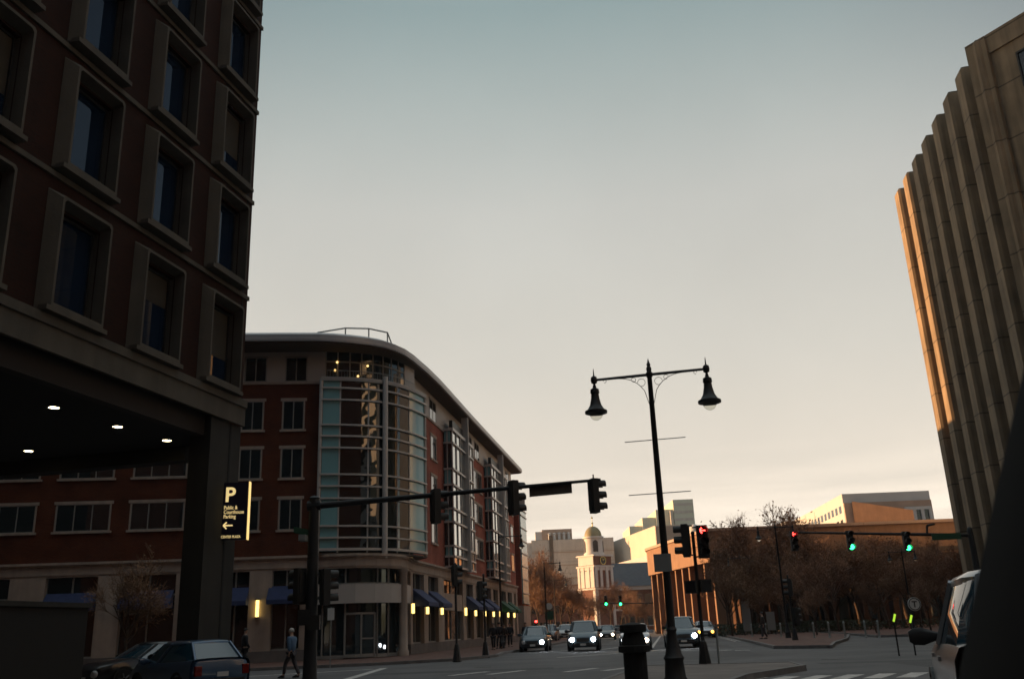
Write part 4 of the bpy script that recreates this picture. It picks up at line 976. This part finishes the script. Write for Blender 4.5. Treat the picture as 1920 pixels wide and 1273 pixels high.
# right mast arm
bx = at(1818,1100,50); e1 = at(1488,998,50); e0 = at(1820,1003,50)
mr_ = thing('signal_mast', 'signal pole at the right with an arm carrying one red and two green lights', 'traffic signal', (e0.x,50,0), local=True)
MB().lathe([(.24,0),(.2,.5),(.14,e0.z+.3),(.1,e0.z+.4),(0,e0.z+.45)], n=12).build('pole', M['pole'], mr_)
MB().tube((0,0,e0.z),(e1.x-e0.x,0,e1.z),.1,.05,8).build('arm', M['pole'], mr_)
for px, lit, arr in ((1485,2,True),(1590,0,False),(1695,0,False)):
    q = at(px,997,50); x = q.x-e0.x; t_ = x/(e1.x-e0.x); z = e0.z+(e1.z-e0.z)*t_
    head(mr_, (x,-.14,z-.92 if lit != 2 else z-.98), TOCAM, lit, arr)
q0_, q1_ = at(1745,1007,50), at(1800,1007,50)
o = MB().box(q0_.x-e0.x,q1_.x-e0.x,-.16,-.13,q0_.z-.17,q0_.z+.17).build('street_name_plate', M['sign_green'], mr_)
MB().path([(at(1738,1000,50).x-e0.x,0,e0.z+.05),(at(1738,985,50).x-e0.x,0,at(1738,985,50).z),(at(1752,980,50).x-e0.x,0,at(1752,982,50).z)],.06).build('arm_bracket', M['pole'], mr_)
# far signals
t = thing('signal_mast', 'far signal arm with two green lights before the church', 'traffic signal', (at(1225,1180,150).x,150,0))
e0, e1 = at(1225,1130,150), at(1125,1131,150)
MB().tube((e0.x,150,0),(e0.x,150,e0.z+.2),.14,n=8).build('pole', M['pole'], t); MB().tube(tuple(e0),tuple(e1),.08,n=6).build('arm', M['pole'], t)
for x in (1136,1163):
    q = at(x,1133,150); o = head(t, Vector((q.x,149.8,q.z-.2))-t.location, TOCAM, 0); o.scale = (1.5,)*3
t = thing('pedestal_signal', 'small far signal showing red beside the parked cars on the left kerb', 'traffic signal', (at(1005,1180,112).x,112,0), 0, 'pedestal traffic signals')
q = at(1005,1164,112); MB().tube((q.x,112,0),(q.x,112,q.z+.3),.07,n=6).build('pole', M['pole'], t); head(t, Vector((q.x,111.85,q.z-.9))-t.location, TOCAM, 2)
t = thing('direction_sign', 'green and white sign on a post behind the parked cars', 'sign', (at(1030,1180,100).x,100,0))
q = at(1030,1152,100); MB().tube((q.x,100,0),(q.x,100,q.z+1.0),.04,n=6).build('post', M['pole'], t)
MB().box(q.x-.45,q.x+.45,99.9,99.94,q.z-.5,q.z+.35).build('plate', M['sign_green'], t); MB().lathe([(.35,0),(.35,.04)], (q.x,99.9,q.z+.85), 14, (0,-1,0)).build('disc', M['sign_white'], t)
# ------------------------------------------------------------------ parking sign
def text(body, size, loc, parent, m, name='lettering', rot=None, bold=False, depth=.006, sx=1.0):
    cu = bpy.data.curves.new('t', 'FONT'); cu.body = body; cu.size = size; cu.extrude = depth; cu.space_line = .85
    if bold: cu.offset = size*.022
    o = bpy.data.objects.new('t', cu); C.objects.link(o); bpy.context.view_layer.update()
    me = bpy.data.meshes.new_from_object(o.evaluated_get(bpy.context.evaluated_depsgraph_get()))
    bpy.data.objects.remove(o); bpy.data.curves.remove(cu)
    me.materials.clear(); me.materials.append(m)
    o2 = link(name, me, parent, loc); o2.rotation_euler = rot or (R(90),0,0); o2.scale = (sx,1,1); return o2
SY = 28.2
s0, s1 = at(417,905,SY), at(466,905,SY); zb_ = at(435,1011,SY).z
W_, H_ = s1.x-s0.x, s0.z-zb_
ps = thing('parking_sign', 'navy projecting sign with a big P and Public & Courthouse Parking', 'sign', (s0.x,SY,zb_), R(5), local=True)
MB().box(0,W_,0,.16,0,H_).build('sign_box', M['sign_navy'], ps)
MB().box(W_+.002,W_+.035,-.02,.18,-.01,H_+.02).build('lit_edge', M['sign_edge'], ps)
MB().box(-.5,-.002,.05,.11,H_*.8,H_*.84).build('bracket', M['black'], ps)
text('P', .62, (.1,-.004,H_-.58), ps, M['sign_text'], bold=True)
text('Public &\nCourthouse\nParking', .16, (.09,-.004,H_-.82), ps, M['sign_text'], sx=.78)
ar = MB(); ar.path([(.38,0,H_*.245),(.1,0,H_*.245)], .022, 6); ar.path([(.2,0,H_*.245+.1),(.1,0,H_*.245),(.2,0,H_*.245-.1)], .022, 6); ar = ar.build('arrow', M['sign_text'], None); ar.parent = ps; ar.location = (0,-.012,0)
text('CENTER PLAZA', .11, (.05,-.004,.05), ps, M['sign_text'], sx=.76)
# ------------------------------------------------------------------ litter bin, bollards, posts, small signs
q = G(1195,1290)
lbn = thing('litter_bin', 'black street litter bin with a wide domed lid in front of the lamp', 'bin', (q.x,q.y,0), local=True)
MB().lathe([(.24,.0),(.27,.02),(.27,.78),(.37,.8),(.37,.93),(.3,.95)], (0,0,0), 20).build('bin_body', M['black_matt'], lbn)
MB().lathe([(.3,.951),(.27,1.08),(.22,1.22)], n=20).build('bin_hood', M['black_matt'], lbn)
MB().lathe([(.22,1.221),(.31,1.24),(.31,1.4),(.12,1.44),(0,1.46)], n=20).build('bin_lid', M['black_matt'], lbn)
t = thing('sign_post', 'thin grey post standing alone on the median right of the arrow signal', 'post', tuple(G(1349,1252)))
a = t.location; MB().tube((a.x,a.y,0),(at(1343,1178,a.y).x,a.y,at(1343,1178,a.y).z),.035,n=6).build('post', M['grey_metal'], t)
BK = MB().lathe([(.09,0),(.09,.05),(.06,.08),(.06,.85),(.08,.87),(.05,.95),(0,1.0)], n=8).mesh('bollard', M['grey_metal'])
for i, x in enumerate((1411,1438,1466,1528,1557,1586,1625,1650)):
    q = G(x,1199 if x > 1500 else 1197); o = link('bollard', BK, None, (q.x,q.y,.13)); tag(o, 'grey metal bollard in the row along the plaza edge', 'bollard', 'bollards along the plaza edge')
t = thing('transit_sign', 'round white sign with a black T on a dark post before the plaza', 'sign', tuple(at(1713,1200,48)))
t.location.z = 0; q = at(1713,1132,48); a = t.location
MB().tube((a.x,48,0),(q.x,48,q.z+.35),.05,n=8).build('post', M['pole'], t)
MB().lathe([(.33,0),(.33,.04)], (q.x,47.93,q.z), 20, (0,-1,0)).build('sign_disc', M['sign_white'], t)
MB().lathe([(.26,.0),(.3,.0),(.3,.01),(.26,.01)], (q.x,47.885,q.z), 20, (0,-1,0), ring=True).build('ring', M['black'], t)
o = text('T', .42, (q.x-a.x-.13,47.88-48,q.z-.15), t, M['black'], bold=True)
for x, y, lab in ((1675,1158,'short post with a yellow green reflective strip, left of its twin by the silver vehicle'),(1706,1160,'taller post with a yellow green reflective strip beside the silver vehicle mirror')):
    q = at(x,y,34); t = thing('delineator_post', lab, 'post', (q.x,34,0), 0, 'reflective delineator posts')
    MB().tube((q.x,34,0),(q.x,34,q.z+.22),.03,n=8).build('post', M['black'], t); MB().tube((q.x-.03,33.95,q.z-.12),(q.x+.06,33.95,q.z+.13),.035,n=6).build('reflective_strip', M['hiviz'], t)
# lit kiosk and sign plates under the trees
for i, (x, y, lab) in enumerate(((1398,1140,'pale narrow notice panel under the plaza trees, nearest the church'),(1445,1160,'pale tall notice panel beside the island signal under the trees'))):
    q = at(x,y,82); t = thing('notice_panel', lab, 'sign', (q.x,82,0)); MB().box(q.x-.35,q.x+.35,81.95,82.0,.5,q.z+.6).build('panel', M['plate_grey'], t)
    for s in (-.3,.3): MB().box(q.x+s-.03,q.x+s+.03,82.01,82.07,0,q.z+.6).build('post', M['pole'], t)
# ------------------------------------------------------------------ trees
def make_tree(seed, h, spread, tm, key):
    rnd = random.Random(seed); tr, tw_ = MB(), MB()
    def grow(p, d, ln, r, lev):
        steps = 3 if lev < 2 else 2; pts = [p]
        for s in range(steps):
            d = (d+Vector((rnd.uniform(-.16,.16),rnd.uniform(-.16,.16),rnd.uniform(-.02,.12)))).normalized()
            pts.append(pts[-1]+d*ln/steps)
        mb = tr if lev <= 1 else tw_
        for i in range(steps):
            r0 = r*(1-.45*i/steps); r1 = r*(1-.45*(i+1)/steps)
            mb.tube(pts[i], pts[i+1], r0, r1, 7 if lev == 0 else (5 if lev == 1 else 3), cap=False)
        if lev >= 4: return
        nb = (7,6,6,6)[lev]
        for k in range(nb):
            t_ = rnd.uniform(.45,1.0) if lev else rnd.uniform(.55,1.0)
            i = min(int(t_*steps), steps-1); b = pts[i].lerp(pts[i+1], t_*steps-i)
            sp = spread*(1.0 if lev == 0 else 1.15); a = rnd.uniform(0,2*math.pi)
            u_ = d.orthogonal().normalized(); v_ = d.cross(u_)
            nd = (d*(1.0 if lev else .75)+(u_*math.cos(a)+v_*math.sin(a))*sp*rnd.uniform(.5,1.1)+Vector((0,0,.12))).normalized()
            grow(b, nd, ln*rnd.uniform(.5,.78), max(r*.48*rnd.uniform(.7,1.1), .013), lev+1)
    grow(Vector((0,0,0)), Vector((rnd.uniform(-.06,.06),rnd.uniform(-.06,.06),1)).normalized(), h*.42, h*.016, 0)
    # dry clinging leaves: small faces out among the twigs
    ids = [v for v in tw_.v[::9]]
    for v in rnd.sample(ids, min(len(ids), 2600)):
        c = Vector(v)+Vector((rnd.gauss(0,.12),rnd.gauss(0,.12),rnd.gauss(0,.12))); a = Vector((rnd.gauss(0,1),rnd.gauss(0,1),rnd.gauss(0,1))).normalized(); b = a.orthogonal().normalized()
        s = rnd.uniform(.05,.12); tw_.add([c-a*s, c-b*s*.5, c+a*s, c+b*s*.5], [(0,1,2,3)])
    return tr.mesh('trunk', M['bark']), tw_.mesh('crown', M[tm]), sorted(v[2] for v in tw_.v)[int(len(tw_.v)*.985)]
TK = [make_tree(i+3, 9, (.75,.9,.65,.85)[i%4], 'twigs' if i % 3 else 'twigs_red', i) for i in range(5)]
def tree(x, y, sc_, rz, k, label, group):
    t = thing('bare_tree', label, 'tree', (x,y,0), rz, group); k_ = sc_*9.3/TK[k][2]; t.scale = (k_*.95,k_*.95,k_)
    link('trunk', TK[k][0], t); link('crown', TK[k][1], t); return t
rnd = random.Random(5)
pos = [(1352,100,1055),(1372,104,1006),(1392,92,1052),(1412,106,1030),(1432,86,1050),(1447,101,960),(1470,92,1035),(1492,106,1012),(1512,88,1045),(1535,102,1012),(1556,84,1050),(1580,99,1015),(1602,90,1050),(1625,104,1012),(1648,86,1040),(1670,98,1022),(1694,80,1050),(1716,94,1022),(1740,78,1035),(1764,90,1020),(1788,76,1030),(1335,118,1075),(1420,76,1105),(1520,72,1100),(1630,70,1090),(1730,66,1085),(1360,82,1060),(1400,112,1010),(1460,84,1062),(1545,92,1030),(1590,108,1005),(1640,94,1030),(1680,106,1008),(1705,88,1040),(1755,98,1015),(1480,112,1000)]
for i, (x, Y, yt) in enumerate(pos):
    q = at(x, yt, Y); h = q.z; 
    tree(q.x, Y, h/9.3, rnd.uniform(0,6.3), i % 5, 'brown leafless plaza tree standing among others before the civic building', 'bare trees on the plaza')
for i, (x, Y, yt) in enumerate([(992,150,1020),(1002,170,1005),(1012,140,1060),(1030,155,1045),(1050,165,1060),(1068,150,1080),(1082,175,1090)]):
    q = at(x, yt, Y); tree(q.x, Y, q.z*.8/9.3, rnd.uniform(0,6.3), (i+2) % 5, 'leafless street tree in the row in front of the grey hospital block', 'street trees left of the church')
for i, (x, Y, yt) in enumerate([(1098,185,1110),(1118,200,1105),(1138,175,1072),(1156,190,1080),(1174,180,1100),(1192,170,1110),(1210,180,1118),(1228,165,1112),(1246,150,1120),(1268,140,1110)]):
    q = at(x, yt, Y); tree(q.x, Y, q.z*.8/9.3, rnd.uniform(0,6.3), (i+1) % 5, 'bare brown tree growing round the foot of the church', 'bare trees round the church')
q = at(250,1050,44); tree(q.x, 44, at(250,1056,44).z/9.3, 1.0, 1, 'small bare tree behind the arcade, before the brick building shopfronts', None)
hd = MB(); rnd = random.Random(9)
def leafbox(mb, x0, x1, y0, y1, z0, z1, n):
    for k in range(n):
        c = Vector((rnd.uniform(x0,x1),rnd.uniform(y0,y1),rnd.uniform(z0,z1))); a = Vector((rnd.gauss(0,1),rnd.gauss(0,1),rnd.gauss(0,1))).normalized(); b = a.orthogonal().normalized(); s = rnd.uniform(.06,.16)
        mb.add([c-a*s,c-b*s*.6,c+a*s,c+b*s*.6],[(0,1,2,3)])
for x, wd in ((1360,4),(1470,6),(1540,5),(1690,6)):
    q = at(x,1195,88); mb = MB(); leafbox(mb, q.x-wd, q.x+wd, 87, 90, .1, 1.1+rnd.uniform(-.2,.3), 1400)
    o = mb.build('hedge', M['hedge']); tag(o, 'low dark clipped hedge under the plaza trees', 'hedge', 'hedges under the plaza trees')
# ------------------------------------------------------------------ vehicles
TY = MB().lathe([(.2,-.1),(.3,-.11),(.33,-.08),(.335,0),(.33,.08),(.3,.11),(.2,.1)], (0,0,0), 22, (0,1,0)).mesh('wheel', M['tyre'], smooth=40)
_r = MB(); _r.lathe([(.06,.09),(.07,.1),(.2,.085),(.21,.1),(.215,.06)], (0,0,0), 18, (0,1,0)); _r.lathe([(.06,-.09),(.07,-.1),(.2,-.085),(.21,-.1),(.215,-.06)], (0,0,0), 18, (0,1,0))
for k in range(5):
    a = R(72*k)
    for s in (-1,1): _r.tube((.05*math.cos(a),s*.1,.05*math.sin(a)),(.2*math.cos(a),s*.1,.2*math.sin(a)),.025,n=5)
RI = _r.mesh('rim', M['rim'])
KINDS_ = {  # length, width, height, hood z, belt z, windscreen base, roof front, roof rear, rear glass base, deck z, tail x
 'sedan': dict(L=4.7,W=1.82,H=1.46,hz=.93,bz=.96,wb=.95,rf=.2,rr=-.95,rb=-1.65,dz=1.0),
 'suv':   dict(L=4.65,W=1.9,H=1.74,hz=1.08,bz=1.12,wb=1.15,rf=.5,rr=-1.85,rb=-2.2,dz=1.15),
 'hatch': dict(L=4.2,W=1.8,H=1.55,hz=.98,bz=1.0,wb=1.1,rf=.35,rr=-1.45,rb=-2.0,dz=1.05)}
def make_car(kind, paint, label, group=None, lights='off', name='car', lit=(-1,1)):
    k = KINDS_[kind]; L, W, H = k['L']/2, k['W']/2, k['H']
    t = thing(name, label, 'car', (0,0,0), 0, group, True)
    st = [(-L,.42,k['dz']-.25,.80),(-L+.06,.34,k['dz']-.06,.9),(-L+.25,.26,k['dz'],.97),(k['rb'],.22,k['dz']+.0,1),(-.9,.2,k['bz']+.02,1),(0,.2,k['bz'],1),(k['wb'],.22,k['bz']-.01,.99),(k['wb']+.35,.22,k['hz'],.98),(L-.55,.24,k['hz']-.07,.95),(L-.16,.27,k['hz']-.17,.87),(L-.02,.33,k['hz']-.3,.76),(L,.42,k['hz']-.36,.7)]
    rings = []
    for x, zb, zt, f in st:
        w_ = W*f; zm = zb+(zt-zb)*.55
        half = [(w_*.86,zb),(w_*.97,zb+.1),(w_,zm),(w_*.985,zt-.12),(w_*.93,zt-.02),(w_*.8,zt+.015),(w_*.4,zt+.03)]
        rings.append([(x,y,z) for y, z in half]+[(x,0,zt+.035)]+[(x,-y,z) for y, z in half[::-1]])
    b_ = MB().loft(rings).build('body', paint, t, smooth=38)
    wb, wr_ = W*.93, W*.74
    gz0, gz1 = k['bz']-.02, H-.06
    def gh(zf, d=0):
        u = zf; xs0 = (k['wb']+.05)+(k['rf']-k['wb']-.05)*u; xs1 = k['rb']+(k['rr']-k['rb'])*u; w_ = wb+(wr_-wb)*u; z = gz0+(gz1-gz0)*u
        return [(xs0+d-.12,w_*.82,z),(xs0+d-.02,w_*.5,z),(xs0+d,0,z),(xs0+d-.02,-w_*.5,z),(xs0+d-.12,-w_*.82,z),(xs0-.35,-w_-d,z),(xs1+.35,-w_-d,z),(xs1+.08-d,-w_*.85,z),(xs1-d,0,z),(xs1+.08-d,w_*.85,z),(xs1+.35,w_+d,z),(xs0-.35,w_+d,z)]
    MB().loft([gh(0),gh(.5),gh(1)]).build('windows', M['car_glass'], t, smooth=25)
    top = gh(1,.02); crown = [(x*.94+(k['rf']+k['rr'])*.03,y*.9,H-.01) for x, y, z in top]; cr2 = [(x*.7+(k['rf']+k['rr'])*.15,y*.6,H+.02) for x, y, z in top]
    lowr = [(x,y,z-.05) for x, y, z in top]
    rf_ = MB().loft([lowr, top, crown, cr2]).build('roof', paint, t, smooth=50)
    g0, g1 = gh(0,.012), gh(1,.012)
    pm_c = paint if kind != 'suv' or 'steel' in paint.name else M['black']
    for i in (0,4,7,9): MB().tube(g0[i], g1[i], .045, .04, 6).build('pillar', pm_c, t)
    for s in (5,11): 
        MB().tube(tuple(Vector(g0[s])+Vector((-.75,0,0))), tuple(Vector(g1[s])+Vector((-.45,0,0))), .035, n=5).build('pillar', pm_c, t)
    bp = MB(); bp.box(L-.1,L+.02,-W*.68,W*.68,.3,.48); bp.box(-L-.03,-L+.1,-W*.75,W*.75,.32,.55); bp.build('bumper', M['black'], t, bevel=.02)
    gr = MB(); gr.box(L-.06,L+.012,-W*.4,W*.4,k['hz']-.52 if kind != 'sedan' else .5,k['hz']-.34); gr.build('grille', M['frame_dk'], t)
    MB().box(L+.021,L+.03,-.17,.17,.34,.46).build('number_plate', M['plate'], t); MB().box(-L-.04,-L-.031,-.17,.17,.6,.72).build('number_plate', M['plate'], t)
    hz_ = k['hz']-.36
    for s in (-1,1):
        o = MB().lathe([(0,-.12),(.12,-.1),(.13,.0),(.1,.05),(0,.07)], (L-.0,s*W*.66,hz_-.04), 14, (1,0,.0)).build('headlight', M[lights] if lights in ('head_on','head_warm','amber_on') and s in lit else M['lamp_clear'], t)
        o = MB(); o.box(-L-.025,-L+.2,s*W*.78-.1,s*W*.78+.1,k['dz']-.42,k['dz']-.16); o.build('tail_light', M['tail_on'] if lights == 'tail' else M['tail_off'], t, bevel=.015)
        m_ = MB(); m_.loft([[(k['wb']-.42+dx,s*(W+dy),k['bz']-.05+dz*f+(1-f)*.09) for dx, dz in ((-.05,.04),(-.03,.0),(.04,.0),(.07,.09),(.04,.18),(-.03,.18),(-.05,.14))] for dy, f in ((-.1,.4),(-.02,.7),(.06,1),(.15,.95),(.2,.6))]); m_.build('wing_mirror', paint if kind != 'suv' else M['black'], t, smooth=50)
        for x in (L-.9, -L+.85):
            wr2 = 1.0 if kind != 'suv' else 1.1
            o = link('wheel', TY, t, (x,s*(W-.1),.335*wr2)); o.scale = (wr2,)*3; link('rim', RI, o)
            a_ = MB().lathe([(.34*wr2,-.02),(.4*wr2,-.015),(.4*wr2,.02),(.34*wr2,.02)], (x,s*(W-.005),.35*wr2), 20, (0,s,0), ring=True).build('wheel_arch', M['black'], t)
    dl = MB()
    for s in (-1,1):
        for x in (.55,-.45): dl.box(x-.1,x+.1,s*W*1.0-.012,s*W*1.0+.012,k['bz']-.16,k['bz']-.12)
    dl.build('door_handle', paint, t)
    return t
P_ = {n: mat(n, c, .3, mt, coat=.6, ior=1.5) for n, c, mt in (('blue_car_paint',(.045,.085,.15),.4),('slate_car_paint',(.06,.09,.11),.3),('silver_car_paint',(.42,.43,.45),.6),('steel_car_paint',(.2,.21,.225),.5),('black_car_paint',(.008,.009,.011),.2),('white_car_paint',(.55,.55,.54),.1),('grey_car_paint',(.12,.13,.14),.5),('red_car_paint',(.2,.03,.02),.2))}
def car_at(px, py, hd, *a, y=None, **kw):
    q = G(px, py); t = make_car(*a, **kw); place(t, (q.x,q.y,0), R(90-hd)); return t
# heading hd: azimuth the car drives towards (188 = towards us down the street)
ON = 'cars driving towards us down the street'
car_at(1005,1220,186,'hatch',P_['slate_car_paint'],'slate blue hatchback at the left kerb with one bright headlight facing us',group=ON,lights='head_on',lit=(1,))
car_at(1097,1219,186,'suv',P_['slate_car_paint'],'dark blue car with two round bright headlights in the middle of the street',group=ON,lights='head_on')
car_at(1030,1203,187,'suv',P_['grey_car_paint'],'tall grey car parked behind the slate blue hatchback at the left kerb',group=ON)
car_at(1062,1199,187,'suv',P_['white_car_paint'],'pale car half hidden behind the dark blue car with bright headlights',group=ON)
car_at(1139,1199,186,'sedan',P_['grey_car_paint'],'grey sedan with small warm headlights further down the street',group=ON,lights='head_warm')
car_at(1121,1192,187,'sedan',P_['red_car_paint'],'dark red car far down the street just above the grey sedan',group=ON)
car_at(1192,1217,186,'sedan',P_['silver_car_paint'],'silver car mostly hidden by the litter bin with its headlights on',group=ON,lights='head_warm')
car_at(1279,1213,186,'suv',P_['slate_car_paint'],'dark car right of the tall lamp post with a bright headlight',group=ON,lights='head_on')
car_at(1322,1195,188,'sedan',P_['silver_car_paint'],'silver car with amber lights behind the arrow signal post',group=ON,lights='amber_on')
car_at(1046,1193,187,'sedan',P_['silver_car_paint'],'silver sedan between the tall grey car and the pale car in the queue',group=ON)
car_at(1084,1190,187,'suv',P_['grey_car_paint'],'grey car far back in the queue, right above the pale car',group=ON)
car_at(1105,1187,187,'sedan',P_['white_car_paint'],'small white car furthest back in the middle of the queue',group=ON,lights='head_warm')
car_at(1160,1187,7,'sedan',P_['black_car_paint'],'dark car driving away with red tail lights near the church',group=None,lights='tail')
t = make_car('hatch',P_['blue_car_paint'],'shiny blue hatchback turning off beside the arcade column at lower left',name='car')
q = at(350,1240,26.0); place(t, (q.x,26.0,0), R(90+46)); t.scale = (.93,)*3; t['label'] = 'shiny blue hatchback in front of the arcade column'
t = make_car('sedan',P_['black_car_paint'],'black sedan in deep shade behind the blue hatchback',name='car',lights='off')
q = at(270,1240,33); place(t, (q.x,33.4,0), R(90-215))
t = make_car('suv',P_['steel_car_paint'],'silver sport utility vehicle close on the right, partly behind the black pillar',name='car')
hd = 20; hv = Vector((math.sin(R(hd)),math.cos(R(hd)),0)); rv = Vector((hv.y,-hv.x,0)); q = at(1797,1150,7.6)
cpos = Vector((q.x,7.6,0))+hv*2.25+rv*.85; place(t, (cpos.x,cpos.y,0), R(90-hd))
# own car: windscreen pillar beside the camera
op = thing('windscreen_pillar', 'black slanted windscreen pillar of the car the photo is taken from', 'car pillar', (.5,.85,0))
pts = [(1958,560),(1920,690),(1893,810),(1862,945),(1832,1090),(1797,1270),(1775,1400)]
rings = []
for x, y in pts:
    q = at(x,y,.86); rings.append([(q.x,q.y,q.z),(q.x+.015,q.y-.03,q.z),(q.x+.06,q.y-.05,q.z),(q.x+.16,q.y-.03,q.z-.01),(q.x+.2,q.y+.05,q.z-.01),(q.x+.12,q.y+.1,q.z),(q.x+.03,q.y+.06,q.z)])
MB().loft(rings).build('pillar_trim', M['black_matt'], op, smooth=50)
# ------------------------------------------------------------------ air
hz = MB().box(-250,300,-15,520,-1.2,95).build('haze', None); hz['kind'] = 'stuff'
hm = bpy.data.materials.new('haze'); hm.use_nodes = True; hm.node_tree.nodes.clear()
ho = hm.node_tree.nodes.new('ShaderNodeOutputMaterial'); hv_ = hm.node_tree.nodes.new('ShaderNodeVolumePrincipled')
hv_.inputs['Color'].default_value = (.8,.88,1,1); hv_.inputs['Density'].default_value = HAZE; hv_.inputs['Anisotropy'].default_value = .3
hm.node_tree.links.new(hv_.outputs[0], ho.inputs['Volume']); hz.data.materials.append(hm)
# ------------------------------------------------------------------ people
def person(label, h, pose, top, legs, hair, group=None, hat=None):
    """local: faces +y; pose = stride (m) and arm swing; skinned bodies"""
    t = thing('person', label, 'person', (0,0,0), 0, group, True); s = h/1.75; st = pose
    def skin_obj(name, verts, edges, radii, m, parent, root=0):
        me = bpy.data.meshes.new(name); me.from_pydata([tuple(Vector(v)*s) for v in verts], edges, []); me.update()
        o = link(name, me, parent); me.materials.append(m)
        sk = o.modifiers.new('skin', 'SKIN'); sk.use_smooth_shade = True
        for i, r in enumerate(radii):
            v = me.skin_vertices[0].data[i]; v.radius = (r[0]*s, r[1]*s) if hasattr(r,'__len__') else (r*s, r*s); v.use_root = (i == root)
        ss = o.modifiers.new('sub', 'SUBSURF'); ss.levels = 1; ss.render_levels = 1
        return o
    kf, kb = st*.5, -st*.5
    # body: torso, head, legs, arms with hands and fingers
    V = [(0,0,.93),(0,0,1.12),(0,.01,1.36),(0,.02,1.5),(0,.03,1.58),(0,.04,1.67),(0,.035,1.75)]
    Ed = [(0,1),(1,2),(2,3),(3,4),(4,5),(5,6)]; Rr = [(.14,.11),(.13,.1),(.17,.1),(.06,.06),(.065,.07),(.082,.095),(.055,.07)]
    def addv(p, r, frm): V.append(p); Rr.append(r); Ed.append((frm, len(V)-1)); return len(V)-1
    addv((0,.14,1.655), .014, 5)                                  # nose
    for sx in (-1,1): addv((sx*.085,.03,1.66), .018, 5)           # ears
    for sx, k in ((-1,kf),(1,kb)):
        a = addv((sx*.1,0,.88), (.09,.09), 0); b = addv((sx*.1,k*.55+.05,.5), .062, a); c = addv((sx*.1,k-(.05 if k < 0 else 0),.1), .045, b)
        addv((sx*.11,k+.16,.04 if k >= 0 else .03), .038, c)
        u = addv((sx*.19,.0,1.4), .06, 2); e = addv((sx*.25,-k*.35,1.13), .045, u); w_ = addv((sx*.25,-k*.7+.1,.9), .032, e)
        p_ = addv((sx*.25,-k*.75+.13,.83), (.022,.038), w_)
        for j in range(4):
            f1 = addv((sx*.25,-k*.75+.1+.022*j,.79), .0085, p_); addv((sx*.24,-k*.75+.115+.022*j,.745-.008*(j in (1,2))), .0075, f1)
        f1 = addv((sx*.24,-k*.75+.19,.82), .009, p_); addv((sx*.235,-k*.75+.21,.785), .008, f1)
    skin_obj('body', V, Ed, Rr, M['skin'], t)
    # jacket and trousers just over the body
    V2 = [(0,0,.86),(0,0,1.12),(0,.01,1.37),(0,.02,1.47)]; E2 = [(0,1),(1,2),(2,3)]; R2 = [(.19,.15),(.18,.15),(.205,.14),(.085,.085)]
    for sx, k in ((-1,kf),(1,kb)):
        n = len(V2); V2 += [(sx*.2,0,1.4),(sx*.26,-k*.35,1.13),(sx*.255,-k*.7+.09,.92)]; E2 += [(2,n),(n,n+1),(n+1,n+2)]; R2 += [.085,.065,.05]
    skin_obj('jacket', V2, E2, R2, top, t)
    V3 = [(0,0,.92)]; E3 = []; R3 = [(.15,.125)]
    for sx, k in ((-1,kf),(1,kb)):
        n = len(V3); V3 += [(sx*.1,0,.84),(sx*.1,k*.55+.05,.5),(sx*.1,k-(.05 if k < 0 else 0),.11)]; E3 += [(0,n),(n,n+1),(n+1,n+2)]; R3 += [.105,.08,.062]
    skin_obj('trousers', V3, E3, R3, legs, t)
    for sx, k in ((-1,kf),(1,kb)):
        c = Vector((sx*.105,k+.07,0))*s; zz = (.0 if k >= 0 else .0)
        MB().loft([[(c.x+a*.048*s*f,c.y+y*s,z*s) for a, z in ((-1,.0),(1,.0),(.8,hh),(-.8,hh))] for y, f, hh in ((-.1,.7,.1),(0,1,.1),(.1,1.05,.06),(.17,.6,.04))]).build('shoe', M['shoe'], t, smooth=50)
    hc = Vector((0,.02,1.7))*s
    MB().lathe([(.0,.075*s)]+[(.1*s*math.cos(R(a)),.1*s*math.sin(R(a))-.02*s) for a in range(80,-25,-15)], tuple(hc), 14, (0,-.35,1)).build('hair', hair, t, smooth=True)
    for sx in (-1,1): MB().lathe([(0,-.006),(.011,0),(0,.008)], (sx*.032*s,.125*s,1.685*s), 8, (0,1,0)).build('eye', M['shoe'], t)
    return t
q = G(545,1270); t = person('person in a blue jacket with grey hair walking across the side street', 1.75, .5, M['cloth_blue'], M['denim'], M['hair_grey']); place(t, (q.x,q.y,0), R(70))
q = G(456,1262); t = person('dark clothed person standing by the arcade column behind the blue hatchback', 1.78, .2, M['cloth_dark'], M['cloth_dark'], M['hair_dark']); place(t, (q.x,q.y,.13), R(-60))
GP = 'pedestrians on the brick pavement'
for px, py, h, rz, tp, lb in ((926,1221,1.74,170,'cloth_dark','pedestrian in black nearest the pedestal signals on the brick pavement'),(937,1219,1.8,20,'cloth_dark','tall pedestrian in black seen from behind in the pavement group'),(946,1217,1.68,160,'cloth_brown','pedestrian in a brown coat in the middle of the pavement group'),(957,1215,1.76,185,'cloth_dark','dark pedestrian at the street side of the pavement group')):
    q = G(px,py); t = person(lb, h, .35, M[tp], M['cloth_dark'], M['hair_dark'], GP); place(t, (q.x,q.y,.13), R(rz))
q = at(1392,1190,66); t = person('pedestrian in a brown coat walking along the plaza under the trees', 1.75, .3, M['cloth_brown'], M['denim'], M['hair_dark']); place(t, (q.x+1.5,66,.13), R(80))
q = at(986,1200,74); t = person('person in a dark coat beside the kerb left of the parked hatchback', 1.74, .2, M['cloth_dark'], M['denim'], M['hair_dark']); place(t, (q.x,74,.13), R(150))
